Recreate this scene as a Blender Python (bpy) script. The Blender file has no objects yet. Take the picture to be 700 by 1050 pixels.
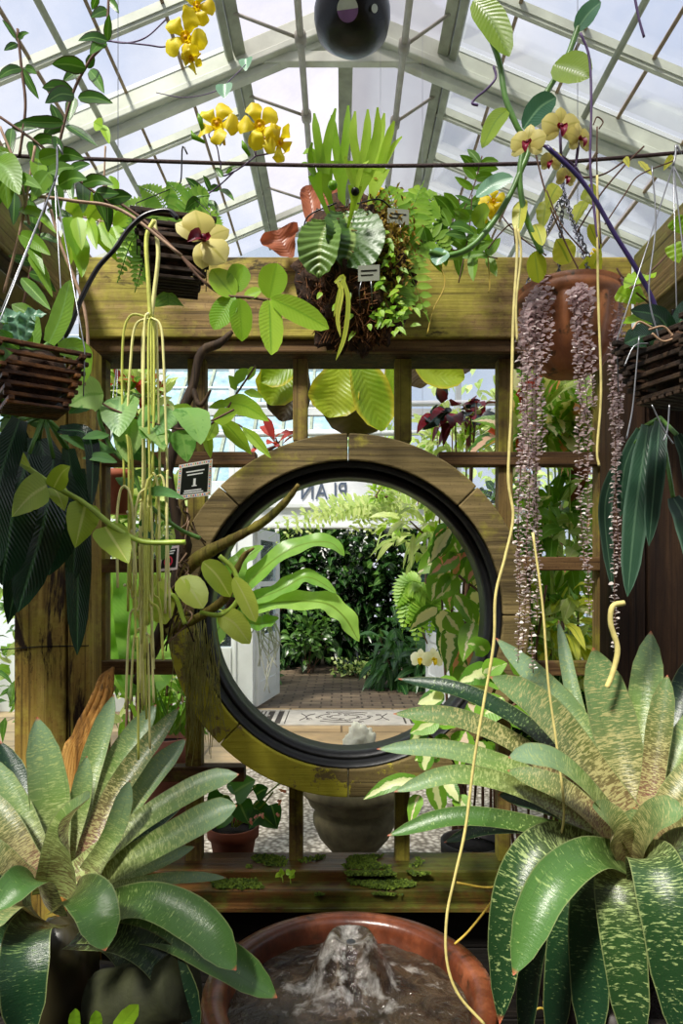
EXPOSURE, SKY, SUN = 0.55, 0.72, 5.2
import bpy, math, random
from mathutils import Vector as V, Matrix, noise

# ------------------------------------------------------------------ camera model
F, EYE, VX, VY = 680.0, 1.5, 350.0, 590.0
CAM = V((0, 0, EYE))
C = bpy.context.scene.collection
R = random.Random(11)
PI = math.pi

def P(x, y, d):
    return V(((x - VX) / F * d, d, EYE + (VY - y) / F * d))

def W(px, d):
    return px / F * d

def rv(s=1.0):
    return V((R.uniform(-s, s), R.uniform(-s, s), R.uniform(-s, s)))

# ------------------------------------------------------------------ mesh builder
LAN = [(0, .06), (.12, .5), (.38, 1), (.68, .78), (.9, .3), (1, .0)]
OVA = [(0, .1), (.1, .7), (.32, 1), (.62, .84), (.86, .42), (1, .0)]
HEA = [(0, .6), (.06, .9), (.2, 1), (.42, .93), (.66, .68), (.86, .33), (1, .0)]
STR = [(0, .55), (.2, .9), (.55, 1), (.82, .78), (.95, .35), (1, .02)]
BRO = [(0, 1.0), (.25, .85), (.6, .95), (.8, .82), (.91, .52), (.975, .2), (1, .02)]
ELL = [(0, .12), (.1, .62), (.3, .94), (.5, 1), (.72, .9), (.9, .55), (1, .05)]
OBO = [(0, .1), (.25, .5), (.6, .95), (.78, 1), (.92, .7), (1, .1)]

def prof_at(pr, t):
    for (a, x), (b, y) in zip(pr, pr[1:]):
        if t <= b:
            k = (t - a) / (b - a)
            k = k * k * (3 - 2 * k) * .5 + k * .5
            return x + (y - x) * k
    return pr[-1][1]

def catmull(pts, n):
    pts = [V(p) for p in pts]
    if len(pts) == 2:
        return [pts[0].lerp(pts[1], i / n) for i in range(n + 1)]
    ext = [pts[0] * 2 - pts[1]] + pts + [pts[-1] * 2 - pts[-2]]
    m = len(pts) - 1
    out = []
    for i in range(n + 1):
        t = i / n * m
        k = min(int(t), m - 1)
        u = t - k
        a, b, c, d = ext[k:k + 4]
        out.append(.5 * ((2 * b) + (c - a) * u + (2 * a - 5 * b + 4 * c - d) * u * u + (3 * b - a - 3 * c + d) * u ** 3))
    return out

class MB:
    def __init__(s):
        s.v, s.f, s.m, s.a = [], [], [], []
        s.mi = 0

    def vert(s, co, u=0., v=0., r=0.):
        s.v.append(tuple(co)); s.a.append((u, v, r)); return len(s.v) - 1

    def face(s, *ids):
        s.f.append(ids); s.m.append(s.mi)

    def box(s, lo, hi, jit=0):
        x0, y0, z0 = lo; x1, y1, z1 = hi
        b = len(s.v)
        for c in ((x0, y0, z0), (x1, y0, z0), (x1, y1, z0), (x0, y1, z0), (x0, y0, z1), (x1, y0, z1), (x1, y1, z1), (x0, y1, z1)):
            s.vert(c)
        for f in ((0, 3, 2, 1), (4, 5, 6, 7), (0, 1, 5, 4), (1, 2, 6, 5), (2, 3, 7, 6), (3, 0, 4, 7)):
            s.face(*[b + i for i in f])
        return s

    def bar(s, a, b, w, h, up=V((0, 0, 1))):
        """square bar from a to b, w across, h along up"""
        a, b = V(a), V(b)
        t = (b - a).normalized()
        side = t.cross(up)
        if side.length < 1e-4:
            side = t.cross(V((0, 1, 0)))
        side.normalize()
        n = side.cross(t).normalized()
        i = len(s.v)
        for p in (a, b):
            for x, y in ((-1, -1), (1, -1), (1, 1), (-1, 1)):
                s.vert(p + side * (x * w / 2) + n * (y * h / 2))
        for f in ((0, 1, 2, 3), (7, 6, 5, 4), (0, 4, 5, 1), (1, 5, 6, 2), (2, 6, 7, 3), (3, 7, 4, 0)):
            s.face(*[i + k for k in f])
        return s

    def tube(s, pts, r, n=6, seg=None, cap=True, knob=0, r0=0.):
        pts = catmull(pts, seg) if seg else [V(p) for p in pts]
        m = len(pts)
        t = (pts[1] - pts[0]).normalized()
        side = t.orthogonal().normalized()
        base = len(s.v)
        for i, p in enumerate(pts):
            t2 = (pts[min(i + 1, m - 1)] - pts[max(i - 1, 0)])
            if t2.length > 1e-9:
                t = t2.normalized()
            side = (side - t * side.dot(t))
            side = side.normalized() if side.length > 1e-6 else t.orthogonal().normalized()
            bn = t.cross(side)
            rr = r
            if isinstance(r, (list, tuple)):
                k = i / (m - 1) * (len(r) - 1); q = min(int(k), len(r) - 2)
                rr = r[q] + (r[q + 1] - r[q]) * (k - q)
            if knob:
                rr *= 1 + knob * noise.noise(p * 60)
            for j in range(n):
                a = 2 * PI * j / n
                s.vert(p + (side * math.cos(a) + bn * math.sin(a)) * rr, 0, i / (m - 1), r0)
        for i in range(m - 1):
            for j in range(n):
                a = base + i * n + j; b = base + i * n + (j + 1) % n
                s.face(a, b, b + n, a + n)
        if cap:
            s.face(*[base + j for j in reversed(range(n))])
            s.face(*[base + (m - 1) * n + j for j in range(n)])
        return s

    def lathe(s, prof, c, n=40, wob=0):
        c = V(c); base = len(s.v); m = len(prof)
        for (r, z) in prof:
            for j in range(n):
                a = 2 * PI * j / n
                q = 1 + (wob(a, z) if wob else 0)
                s.vert((c.x + r * q * math.cos(a), c.y + r * q * math.sin(a), c.z + z), j / n, 0)
        for i in range(m - 1):
            for j in range(n):
                a = base + i * n + j; b = base + i * n + (j + 1) % n
                s.face(a, b, b + n, a + n)
        if prof[0][0] > 1e-5: s.face(*[base + j for j in reversed(range(n))])
        if prof[-1][0] > 1e-5: s.face(*[base + (m - 1) * n + j for j in range(n)])
        return s

    def blob(s, c, r, n=18, m=12, amp=.15, sc=3., seed=0.):
        c = V(c); rx, ry, rz = r if isinstance(r, (tuple, list)) else (r, r, r)
        base = len(s.v); o = V((seed, seed * 2.1, -seed))
        for i in range(m + 1):
            th = PI * i / m
            for j in range(n):
                a = 2 * PI * j / n
                d = V((math.sin(th) * math.cos(a), math.sin(th) * math.sin(a), math.cos(th)))
                k = 1 + amp * noise.fractal(d * sc + o, 1, 2, 4) if amp else 1
                s.vert((c.x + d.x * rx * k, c.y + d.y * ry * k, c.z + d.z * rz * k))
        for i in range(m):
            for j in range(n):
                a = base + i * n + j; b = base + i * n + (j + 1) % n
                s.face(a, a + n, b + n, b)
        return s

    def ribbon(s, pts, w, prof=LAN, N=None, n=8, nw=2, fold=.15, cup=0., wave=0., wf=4., twist=0., rnd=None, ribs=0., rf=9):
        """leaf blade along a 3D path; N is a vector or function p->vector that the upper face looks towards"""
        c = catmull(pts, n)
        rnd = R.random() if rnd is None else rnd
        base = len(s.v)
        ph = R.uniform(0, 6)
        for i, p in enumerate(c):
            t = (c[min(i + 1, n)] - c[max(i - 1, 0)])
            t = t.normalized() if t.length > 1e-9 else V((0, 0, 1))
            nh = N(p) if callable(N) else (N or (CAM - p).normalized() + V((0, 0, .6)))
            side = t.cross(nh)
            side = side.normalized() if side.length > 1e-4 else t.orthogonal().normalized()
            nr = side.cross(t).normalized()
            v = i / n
            if twist:
                q = Matrix.Rotation(twist * v, 3, t); side = q @ side; nr = q @ nr
            hw = prof_at(prof, v) * w / 2
            for j in range(-nw, nw + 1):
                u = j / nw
                off = fold * abs(u) * hw + cup * u * u * hw
                if wave: off += wave * hw * abs(u) * math.sin(v * wf * 6.28 + ph + (1.2 if u > 0 else 0))
                if ribs: off += ribs * w * math.sin((v * rf - abs(u) * 1.5) * 6.28)
                s.vert(p + side * (u * hw) + nr * off, u, v, rnd)
        k = 2 * nw + 1
        for i in range(n):
            for j in range(2 * nw):
                a = base + i * k + j
                s.face(a, a + 1, a + k + 1, a + k)
        return s

    def leaf(s, b, t, w, prof=LAN, N=None, sag=.12, **kw):
        b, t = V(b), V(t)
        L = (t - b).length
        mid = (b + t) / 2 + V((0, 0, sag * L))
        return s.ribbon([b, mid, t], w, prof, N, **kw)

    def build(s, name, mats, parent=None, smooth=True, bevel=0):
        me = bpy.data.meshes.new(name)
        root = parent
        while root is not None and root.parent is not None: root = root.parent
        if root is not None:
            o0 = V(root.location)
        else:
            xs = [v[0] for v in s.v]; ys = [v[1] for v in s.v]; zs = [v[2] for v in s.v]
            o0 = V(((min(xs) + max(xs)) / 2, (min(ys) + max(ys)) / 2, min(zs)))
        me.from_pydata([(x - o0.x, y - o0.y, z - o0.z) for x, y, z in s.v], [], s.f)
        for k, nm in enumerate(('lu', 'lv', 'rnd')):
            at = me.attributes.new(nm, 'FLOAT', 'POINT')
            at.data.foreach_set('value', [a[k] for a in s.a])
        for m in (mats if isinstance(mats, (list, tuple)) else [mats]): me.materials.append(m)
        if s.mi or any(s.m): me.polygons.foreach_set('material_index', s.m)
        if smooth: me.polygons.foreach_set('use_smooth', [True] * len(me.polygons))
        me.update()
        o = bpy.data.objects.new(name, me); C.objects.link(o)
        if parent is None: o.location = o0
        else: o.parent = parent
        if bevel:
            b = o.modifiers.new('b', 'BEVEL'); b.width = bevel; b.segments = 2; b.limit_method = 'ANGLE'
        return o

def tag(o, label, cat, group=None, kind='thing'):
    o['label'] = label; o['category'] = cat; o['kind'] = kind
    if group: o['group'] = group
    return o

def thing(name, label, cat, loc, group=None, kind='thing'):
    o = bpy.data.objects.new(name, None); C.objects.link(o)
    o.location = V(loc); o.empty_display_size = .05
    return tag(o, label, cat, group, kind)

def struct(o):
    o['kind'] = 'structure'; return o

# ------------------------------------------------------------------ materials
def lin(c):
    return tuple(((x / 255) / 12.92 if x / 255 <= .04045 else ((x / 255 + .055) / 1.055) ** 2.4) for x in c) + (1.0,)

class NT:
    def __init__(s, name):
        s.mat = bpy.data.materials.new(name); s.mat.use_nodes = True
        s.t = s.mat.node_tree; s.t.nodes.clear()
        s.out = s.t.nodes.new('ShaderNodeOutputMaterial')
    def n(s, typ, **kw):
        x = s.t.nodes.new('ShaderNode' + typ)
        for k, v in kw.items(): setattr(x, k, v)
        return x
    def put(s, sock, val):
        if hasattr(val, 'is_output'): s.t.links.new(val, sock)
        else: sock.default_value = val
    def coord(s, sc=(1, 1, 1), kind='Object'):
        m = s.n('Mapping'); s.t.links.new(s.n('TexCoord').outputs[kind], m.inputs[0]); m.inputs['Scale'].default_value = sc
        return m.outputs[0]
    def noise(s, scale, vec=None, detail=5, rough=.55, dist=0):
        x = s.n('TexNoise'); s.put(x.inputs['Vector'], vec if vec is not None else s.coord())
        s.put(x.inputs['Scale'], scale); x.inputs['Detail'].default_value = detail; x.inputs['Roughness'].default_value = rough
        x.inputs['Distortion'].default_value = dist
        return x.outputs[0]
    def vor(s, scale, vec=None, feature='F1', out=0):
        x = s.n('TexVoronoi', feature=feature); s.put(x.inputs['Vector'], vec if vec is not None else s.coord()); s.put(x.inputs['Scale'], scale)
        return x.outputs[out]
    def attr(s, nm):
        return s.n('Attribute', attribute_name=nm).outputs['Fac']
    def ma(s, op, a, b=0., c=0.):
        x = s.n('Math', operation=op); s.put(x.inputs[0], a); s.put(x.inputs[1], b); s.put(x.inputs[2], c); return x.outputs[0]
    def ramp(s, fac, stops, interp='LINEAR'):
        x = s.n('ValToRGB'); s.put(x.inputs[0], fac); e = x.color_ramp.elements; x.color_ramp.interpolation = interp
        while len(e) < len(stops): e.new(.5)
        for k, (p, c) in zip(e, stops):
            k.position = p; k.color = c if len(c) == 4 else lin(c)
        return x.outputs[0]
    def bw(s, fac, lo, hi):
        return s.ramp(fac, [(lo, (0, 0, 0, 1)), (hi, (1, 1, 1, 1))])
    def mix(s, fac, a, b, mode='MIX'):
        x = s.n('MixRGB', blend_type=mode); s.put(x.inputs[0], fac); s.put(x.inputs[1], a); s.put(x.inputs[2], b); return x.outputs[0]
    def vec(s, x, y, z):
        c = s.n('CombineXYZ')
        for i, v in enumerate((x, y, z)): s.put(c.inputs[i], v)
        return c.outputs[0]
    def bump(s, h, strength=.3, dist=.01):
        x = s.n('Bump'); s.put(x.inputs['Height'], h); x.inputs['Strength'].default_value = strength; x.inputs['Distance'].default_value = dist
        return x.outputs[0]
    def pri(s, col, rough=.5, bump=None, metal=0., spec=.5, **kw):
        x = s.n('BsdfPrincipled'); s.put(x.inputs['Base Color'], col); s.put(x.inputs['Roughness'], rough)
        x.inputs['Metallic'].default_value = metal; x.inputs['Specular IOR Level'].default_value = spec
        if bump is not None: s.put(x.inputs['Normal'], bump)
        for k, v in kw.items(): s.put(x.inputs[k], v)
        return x.outputs[0]
    def done(s, sh):
        s.t.links.new(sh, s.out.inputs[0]); return s.mat
    def mixs(s, fac, a, b):
        x = s.n('MixShader'); s.put(x.inputs[0], fac); s.t.links.new(a, x.inputs[1]); s.t.links.new(b, x.inputs[2]); return x.outputs[0]

def plain(name, col, rough=.5, metal=0., var=.25, sc=12, bump=.15, spec=.5):
    t = NT(name); c = lin(col)
    nz = t.noise(sc)
    d = tuple(x * (1 - var) for x in c[:3]) + (1,); l = tuple(min(1, x * (1 + var)) for x in c[:3]) + (1,)
    return t.done(t.pri(t.ramp(nz, [(.3, d), (.7, l)]), rough, t.bump(nz, bump), metal, spec))

def leafmat(name, dark, light, rib=None, trans=.35, rough=.38, back=None, edge=None, vari=None, veins=14, bump=.25, tcol=None, spot=None, sc=14, spec=.45):
    t = NT(name)
    lu, lv, rn = t.attr('lu'), t.attr('lv'), t.attr('rnd')
    au = t.ma('ABSOLUTE', lu)
    nz = t.noise(sc)
    f = t.ma('ADD', t.ma('MULTIPLY', nz, .55), t.ma('MULTIPLY', rn, .55))
    col = t.ramp(f, [(.2, dark), (.85, light)])
    if vari:                                            # pale centre following the midrib, ragged outline
        q = t.ma('ADD', au, t.ma('MULTIPLY', t.ma('SUBTRACT', t.noise(30, detail=3), .5), 1.5))
        q = t.ma('ADD', q, t.ma('MULTIPLY', t.ma('SUBTRACT', rn, .5), .5))
        c2 = t.ramp(t.ma('FRACT', t.ma('MULTIPLY', rn, 7.3)), [(.0, vari[0]), (.55, vari[0]), (.8, vari[1])])
        col = t.mix(t.bw(q, .32, .42), c2, col)
    if edge: col = t.mix(t.bw(au, .72, .95), col, lin(edge))
    if spot: col = t.mix(t.bw(t.noise(spot[0], detail=3), spot[1], spot[1] + .06), col, lin(spot[2]))
    if rib: col = t.mix(t.bw(au, .05, .12), lin(rib), col)
    vn = t.ma('SINE', t.ma('MULTIPLY', t.ma('SUBTRACT', lv, t.ma('MULTIPLY', au, .18)), veins * 6.28))
    h = t.ma('ADD', t.ma('MULTIPLY', vn, .35), nz)
    bp = t.bump(h, bump * .5, .003)
    if back:
        g = t.n('NewGeometry').outputs['Backfacing']
        col = t.mix(g, col, lin(back))
    p = t.pri(col, rough, bp, spec=spec)
    tr = t.n('BsdfTranslucent')
    tc = t.mix(.5, col, lin(tcol)) if tcol else t.mix(1., col, (1.25, 1.3, .55, 1), 'MULTIPLY')
    t.put(tr.inputs[0], tc)
    return t.done(t.mixs(trans, p, tr.outputs[0]))

def timber(name, dark, mid, light, moss=None, axis=0, mossamt=.5, rough=.75, stain=None, msc=3., patch=False):
    t = NT(name)
    sc = [26, 26, 26]; sc[axis] = 1.6
    g = t.noise(1., t.coord(tuple(sc)), 8, .65, .6)
    sc2 = [5, 5, 5]; sc2[axis] = 1.
    big = t.noise(1., t.coord(tuple(sc2)), 5, .6)
    col = t.ramp(t.ma('ADD', t.ma('MULTIPLY', g, .65), t.ma('MULTIPLY', big, .35)), [(.36, dark), (.5, mid), (.63, light)])
    sc3 = [90, 90, 90]; sc3[axis] = 1.1
    crack = t.noise(1., t.coord(tuple(sc3)), 4, .6, .3)
    col = t.mix(t.ma('MULTIPLY', t.bw(crack, .56, .68), .75), col, lin(tuple(int(v * .55) for v in dark)))
    col = t.mix(t.ma('MULTIPLY', t.bw(t.noise(140., None, 3), .58, .7), .5), col, lin(dark))
    if moss:
        m = t.noise(msc, t.coord((1, 1, 1.4)), 8, .68, .3)
        fine = t.noise(40., None, 4)
        mk = t.bw(t.ma('ADD', m, t.ma('MULTIPLY', t.ma('SUBTRACT', fine, .5), .25)), 1 - mossamt - .04, 1 - mossamt + .1)
        mc = t.ramp(t.noise(9., None, 6, .7), [(.35, moss[0]), (.65, moss[1])])
        col = t.mix(t.ma('MULTIPLY', mk, .8), col, t.mix(t.ma('MULTIPLY', t.bw(crack, .5, .66), .6), mc, lin(dark)))
    if patch:
        sp = t.n('SeparateXYZ'); t.t.links.new(t.coord(), sp.inputs[0])
        g2 = t.ma('ADD', t.ma('MULTIPLY', sp.outputs[0], -1.1), t.ma('MULTIPLY', t.ma('SUBTRACT', sp.outputs[2], 1.38), -.9))
        f2 = t.ma('ADD', g2, t.ma('MULTIPLY', t.ma('SUBTRACT', t.noise(6., None, 9, .75), .5), 2.0))
        col = t.mix(t.bw(f2, .52, .58), col, t.mix(t.noise(16., None, 6, .7), lin((150, 142, 34)), lin((206, 194, 62))))
    if stain:
        s1 = t.noise(1., t.coord(tuple([13. if i != axis else 2.6 for i in range(3)])), 8, .7, .8)
        col = t.mix(t.bw(s1, stain[0], stain[0] + .06), col, lin(stain[1]))
    k = t.bw(t.vor(18., t.coord((1, 1, 1))), .0, .12)
    h = t.ma('SUBTRACT', t.ma('ADD', g, t.ma('MULTIPLY', k, .1)), t.ma('MULTIPLY', crack, .6))
    return t.done(t.pri(col, rough, t.bump(h, .6, .006), spec=.3))

M = {}
M['beam'] = timber('beam_timber', (74, 58, 34), (140, 114, 68), (184, 154, 106), ((138, 134, 40), (194, 180, 76)), 0, .55, stain=(.58, (64, 52, 28)), msc=2.6)
M['beamside'] = timber('beam_timber_side', (66, 54, 32), (128, 108, 66), (170, 146, 96), ((112, 116, 52), (150, 150, 72)), 1, .45, msc=2.2)
M['rail'] = timber('rail_timber', (52, 36, 20), (98, 72, 42), (134, 104, 64), ((110, 106, 34), (150, 146, 60)), 0, .40)
M['stile'] = timber('stile_timber', (56, 42, 22), (112, 90, 48), (150, 126, 74), ((122, 116, 34), (172, 162, 62)), 2, .52)
M['ring'] = timber('ring_timber', (66, 54, 30), (112, 96, 58), (146, 126, 82), ((136, 134, 26), (190, 180, 60)), 0, .40, msc=2.3, patch=True)
M['post'] = timber('post_timber', (78, 56, 28), (166, 136, 62), (210, 182, 100), ((166, 150, 48), (210, 194, 90)), 2, .50, stain=(.53, (48, 33, 17)))
M['postdark'] = timber('dark_post_timber', (28, 18, 10), (58, 40, 22), (86, 62, 36), ((62, 56, 26), (82, 74, 36)), 2, .30)
M['sill'] = timber('sill_timber', (26, 17, 9), (76, 50, 23), (122, 84, 42), ((54, 64, 22), (96, 104, 38)), 0, .50, rough=.4)
M['board'] = timber('black_board', (10, 8, 6), (22, 18, 14), (36, 30, 24), None, 0)
M['black'] = plain('black_rubber', (11, 11, 12), .4, var=.4, sc=30)
M['ironblack'] = plain('black_metal', (16, 16, 17), .3, .4, sc=20)
M['wire'] = plain('galvanised_wire', (150, 152, 156), .35, .8, .1)
M['chain'] = plain('chain_metal', (120, 120, 128), .3, .9, .1)
M['ropem'] = plain('dark_rope', (70, 52, 50), .8, 0, .4, 300, .6)
M['hose'] = plain('black_hose', (20, 18, 22), .3, 0, .1)
M['purple'] = plain('violet_hose', (48, 34, 84), .35, 0, .2)
M['terra'] = plain('terracotta', (150, 78, 48), .75, 0, .28, 9, .25)
M['terrapink'] = plain('pale_terracotta', (170, 108, 88), .8, 0, .2, 9, .25)
M['darkpot'] = plain('dark_pot', (34, 26, 24), .6)
M['white'] = plain('white_paint', (222, 226, 224), .5, 0, .06, 6, .05)
M['greenpaint'] = plain('weathered_green_white_paint', (196, 200, 182), .6, 0, .18, 5, .1)
M['greypaint'] = plain('weathered_grey_green_paint', (150, 156, 136), .6, 0, .3, 6, .12)
M['pipe'] = plain('painted_pipe', (158, 154, 140), .5, 0, .2, 12, .08)
M['astragal'] = plain('tan_glazing_strip', (140, 122, 98), .6, 0, .25, 20)
M['bark'] = timber('branch_bark', (36, 26, 14), (98, 80, 36), (150, 130, 66), ((104, 104, 34), (150, 146, 50)), 2, .48)
M['barkdark'] = timber('dark_twig_bark', (26, 18, 12), (60, 44, 28), (90, 70, 46), None, 2)
M['barkslab'] = timber('bark_slab', (70, 44, 18), (164, 116, 52), (206, 164, 92), None, 2)
M['slat'] = timber('basket_slat', (22, 13, 6), (70, 42, 18), (130, 84, 38), None, 0, rough=.45)
M['slatdark'] = timber('dark_basket_slat', (16, 11, 8), (40, 28, 18), (66, 48, 30), None, 0)
M['roots'] = plain('fibrous_roots', (58, 36, 18), .95, 0, .7, 60, 1.)
M['roothair'] = plain('rusty_root_hair', (116, 72, 34), .9, 0, .5, 60)
M['soil'] = plain('potting_soil', (30, 22, 15), .95, 0, .5, 60, .8)
M['mosslog'] = plain('dark_mossy_wood', (44, 48, 22), .8, 0, .5, 16, .6)
M['stone'] = plain('weathered_stone', (104, 96, 70), .9, 0, .4, 14, .5)
M['rock'] = plain('pale_limestone', (238, 234, 216), .85, 0, .2, 12, .8)
M['tagmetal'] = plain('brushed_tag', (164, 168, 150), .4, .1, .1)
M['rootcream'] = plain('cream_aerial_root', (206, 192, 120), .6, 0, .2, 40)
M['rootyellow'] = plain('yellow_aerial_root', (190, 162, 62), .55, 0, .2, 40)
M['rootwhite'] = plain('white_aerial_root', (222, 220, 204), .7, 0, .1, 40)
M['strand'] = plain('pale_strand', (242, 236, 156), .5, 0, .08, 40)
M['strandg'] = plain('yellow_green_strand', (216, 220, 104), .5, 0, .12, 40)
M['stemgreen'] = plain('green_stem', (86, 128, 52), .4, 0, .25, 30)
M['stemlime'] = plain('lime_stem', (164, 190, 72), .4, 0, .2, 30)
M['stembrown'] = plain('brown_stem', (96, 66, 46), .7, 0, .3, 40)
M['stemtan'] = plain('tan_stem', (166, 134, 106), .6, 0, .25, 40)
M['stemviolet'] = plain('violet_stem', (84, 60, 104), .5, 0, .25, 40)

L = {}
L['mid'] = leafmat('mid_green_leaf', (52, 104, 22), (132, 174, 48), (132, 176, 78), .35)
L['bright'] = leafmat('bright_leaf', (110, 168, 30), (176, 212, 62), (128, 176, 44), .45, tcol=(190, 224, 50))
L['lime'] = leafmat('lime_leaf', (140, 172, 44), (196, 210, 84), (206, 214, 120), .4, spot=(22, .66, (116, 148, 44)))
L['yellowg'] = leafmat('yellow_green_leaf', (160, 176, 44), (216, 214, 86), (150, 170, 60), .45)
L['dark'] = leafmat('dark_strap_leaf', (12, 34, 20), (30, 62, 36), (58, 92, 58), .12, .22, veins=26, bump=.5)
L['blued'] = leafmat('blue_dark_leaf', (24, 52, 40), (56, 88, 66), (78, 108, 84), .15, .3, veins=20, edge=(84, 112, 94))
L['olive'] = leafmat('olive_lime_leaf', (104, 140, 36), (160, 184, 58), (120, 150, 50), .4, .3)
L['vine'] = leafmat('vine_leaf', (42, 84, 26), (88, 136, 46), (120, 160, 80), .3, edge=(66, 60, 52), rough=.3)
L['hoya'] = leafmat('pale_hoya_leaf', (112, 168, 78), (176, 208, 128), (140, 184, 96), .35, spot=(34, .56, (96, 150, 64)))
L['vanilla'] = leafmat('vanilla_leaf', (62, 112, 60), (112, 158, 92), (92, 140, 80), .28, rough=.25)
L['teal'] = leafmat('teal_leaf', (66, 116, 92), (112, 158, 126), (132, 176, 140), .25, rough=.3)
L['fern'] = leafmat('fern_leaf', (116, 166, 44), (170, 206, 76), None, .4)
L['ferndark'] = leafmat('dark_fern_leaf', (104, 160, 50), (160, 200, 80), None, .35)
L['stag'] = leafmat('antler_frond', (112, 158, 40), (172, 202, 72), None, .4, bump=.1)
L['shield'] = leafmat('ribbed_shield_frond', (52, 88, 32), (104, 136, 58), (140, 164, 90), .2, veins=9, bump=.9)
L['shielddry'] = leafmat('dry_shield_frond', (128, 66, 44), (196, 124, 90), (150, 84, 60), .3, veins=10, bump=.6, tcol=(220, 110, 70))
L['shieldbig'] = leafmat('broad_ribbed_frond', (122, 158, 34), (190, 206, 66), None, .45, veins=16, bump=.7, edge=(200, 190, 60))
L['shieldbrown'] = leafmat('brown_shield_frond', (44, 34, 20), (82, 66, 40), None, .15, veins=16, bump=.6)
L['hedge'] = leafmat('dark_shrub_leaf', (10, 26, 10), (36, 70, 26), (90, 120, 70), .2, .25)
L['hedge2'] = leafmat('glossy_shrub_leaf', (28, 60, 20), (84, 124, 48), (120, 150, 80), .25, .35)
L['hosta'] = leafmat('strappy_leaf', (26, 72, 28), (76, 124, 56), (110, 150, 80), .25, .3)
L['light'] = leafmat('sunlit_leaf', (160, 196, 84), (226, 236, 158), (232, 238, 176), .45, tcol=(214, 232, 110))  # leaf colour lightened to carry the stronger light beyond the screen
L['nest'] = leafmat('nest_fern_leaf', (92, 148, 44), (166, 206, 100), (120, 150, 56), .4, .28, veins=30)
L['croton'] = leafmat('pink_variegated_leaf', (56, 110, 30), (136, 182, 60), None, .45, vari=((240, 230, 196), (236, 160, 140)))
L['croton2'] = leafmat('cream_variegated_leaf', (50, 108, 30), (126, 176, 54), None, .4, vari=((226, 232, 170), (240, 214, 190)))
L['red'] = leafmat('red_bract', (150, 36, 34), (206, 86, 70), None, .3)
L['maroon'] = leafmat('maroon_leaf', (70, 14, 26), (130, 30, 44), None, .25)
L['darkblue'] = leafmat('black_green_leaf', (18, 28, 32), (56, 74, 74), (80, 96, 96), .12, .3)
L['silver'] = leafmat('silver_pink_leaf', (196, 176, 168), (240, 236, 230), None, .3, .45, back=(214, 186, 190), sc=60, tcol=(244, 232, 228))
L['begonia'] = leafmat('begonia_leaf', (34, 88, 30), (90, 146, 56), (130, 170, 90), .3)
L['asparagus'] = leafmat('feathery_leaf', (150, 180, 84), (206, 216, 140), None, .4)
L['yellow'] = leafmat('yellow_petal', (226, 192, 8), (246, 228, 44), None, .4, .5, tcol=(250, 226, 20), bump=.1)
L['cream'] = leafmat('cream_petal', (202, 188, 88), (226, 214, 132), (190, 180, 80), .35, .5, tcol=(240, 226, 150), bump=.08)
L['creamwhite'] = leafmat('white_petal', (238, 232, 208), (250, 248, 232), None, .35, .5, bump=.05)
L['maroonlip'] = leafmat('maroon_lip', (96, 12, 36), (158, 26, 62), None, .2, .4)
L['throat'] = plain('orange_throat', (206, 150, 10), .6)

def bromat(name, tip, mid, base, speck, amount, trans=.15, back=None):
    t = NT(name)
    lu, lv, rn = t.attr('lu'), t.attr('lv'), t.attr('rnd')
    vv = t.ma('ADD', lv, t.ma('MULTIPLY', t.ma('SUBTRACT', rn, .5), .3))
    col = t.ramp(vv, [(.0, base), (.45, mid), (.9, tip)])
    vec = t.vec(t.ma('MULTIPLY', lu, 2.6), t.ma('MULTIPLY', lv, 120.), t.ma('MULTIPLY', rn, 40.))
    nz = t.noise(1., vec, 4, .62, .4)
    big = t.noise(.11, vec, 3)
    th = t.ma('ADD', t.ma('MULTIPLY', lv, .12), amount)
    mk = t.bw(t.ma('SUBTRACT', t.ma('ADD', nz, t.ma('MULTIPLY', t.ma('SUBTRACT', big, .5), .25)), th), 0., .07)
    col = t.mix(t.ma('MULTIPLY', mk, .85), col, lin(speck))
    streak = t.noise(1., t.vec(t.ma('MULTIPLY', lu, 14.), t.ma('MULTIPLY', lv, 2.5), t.ma('MULTIPLY', rn, 9.)), 3)
    col = t.mix(t.bw(streak, .56, .75), col, t.mix(.35, col, (.02, .03, .02, 1)))
    if back:
        col = t.mix(t.n('NewGeometry').outputs['Backfacing'], col, t.mix(t.bw(nz, .45, .52), lin(back[0]), lin(back[1])))
    col = t.mix(t.bw(t.ma('ABSOLUTE', lu), .93, .99), col, lin((120, 132, 84)))
    col = t.mix(t.bw(lv, .975, .995), col, lin((176, 96, 70)))
    p = t.pri(col, .3, t.bump(nz, .25, .004), spec=.5)
    tr = t.n('BsdfTranslucent'); t.put(tr.inputs[0], t.mix(1., col, (1.2, 1.3, .7, 1), 'MULTIPLY'))
    return t.done(t.mixs(trans, p, tr.outputs[0]))

M['bro_up'] = bromat('bromeliad_upper', (124, 152, 118), (106, 134, 66), (112, 100, 66), (160, 174, 110), .45, .2, ((206, 204, 156), (112, 88, 78)))
M['bro_green'] = bromat('bromeliad_shiny', (74, 112, 54), (64, 98, 42), (66, 68, 38), (140, 164, 96), .53, .14, ((190, 190, 140), (84, 70, 60)))
M['bro_dark'] = bromat('bromeliad_dark', (24, 54, 34), (30, 58, 32), (52, 48, 30), (112, 136, 84), .51, .08, ((150, 160, 120), (50, 50, 40)))
M['bro_deep'] = bromat('bromeliad_deep', (26, 54, 30), (42, 70, 34), (78, 78, 46), (150, 168, 108), .47, .08, ((150, 160, 120), (50, 50, 40)))
M['bro_pink'] = bromat('bromeliad_pink', (104, 132, 84), (92, 100, 52), (122, 78, 70), (172, 166, 112), .44, .15, ((206, 196, 150), (116, 80, 80)))
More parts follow.
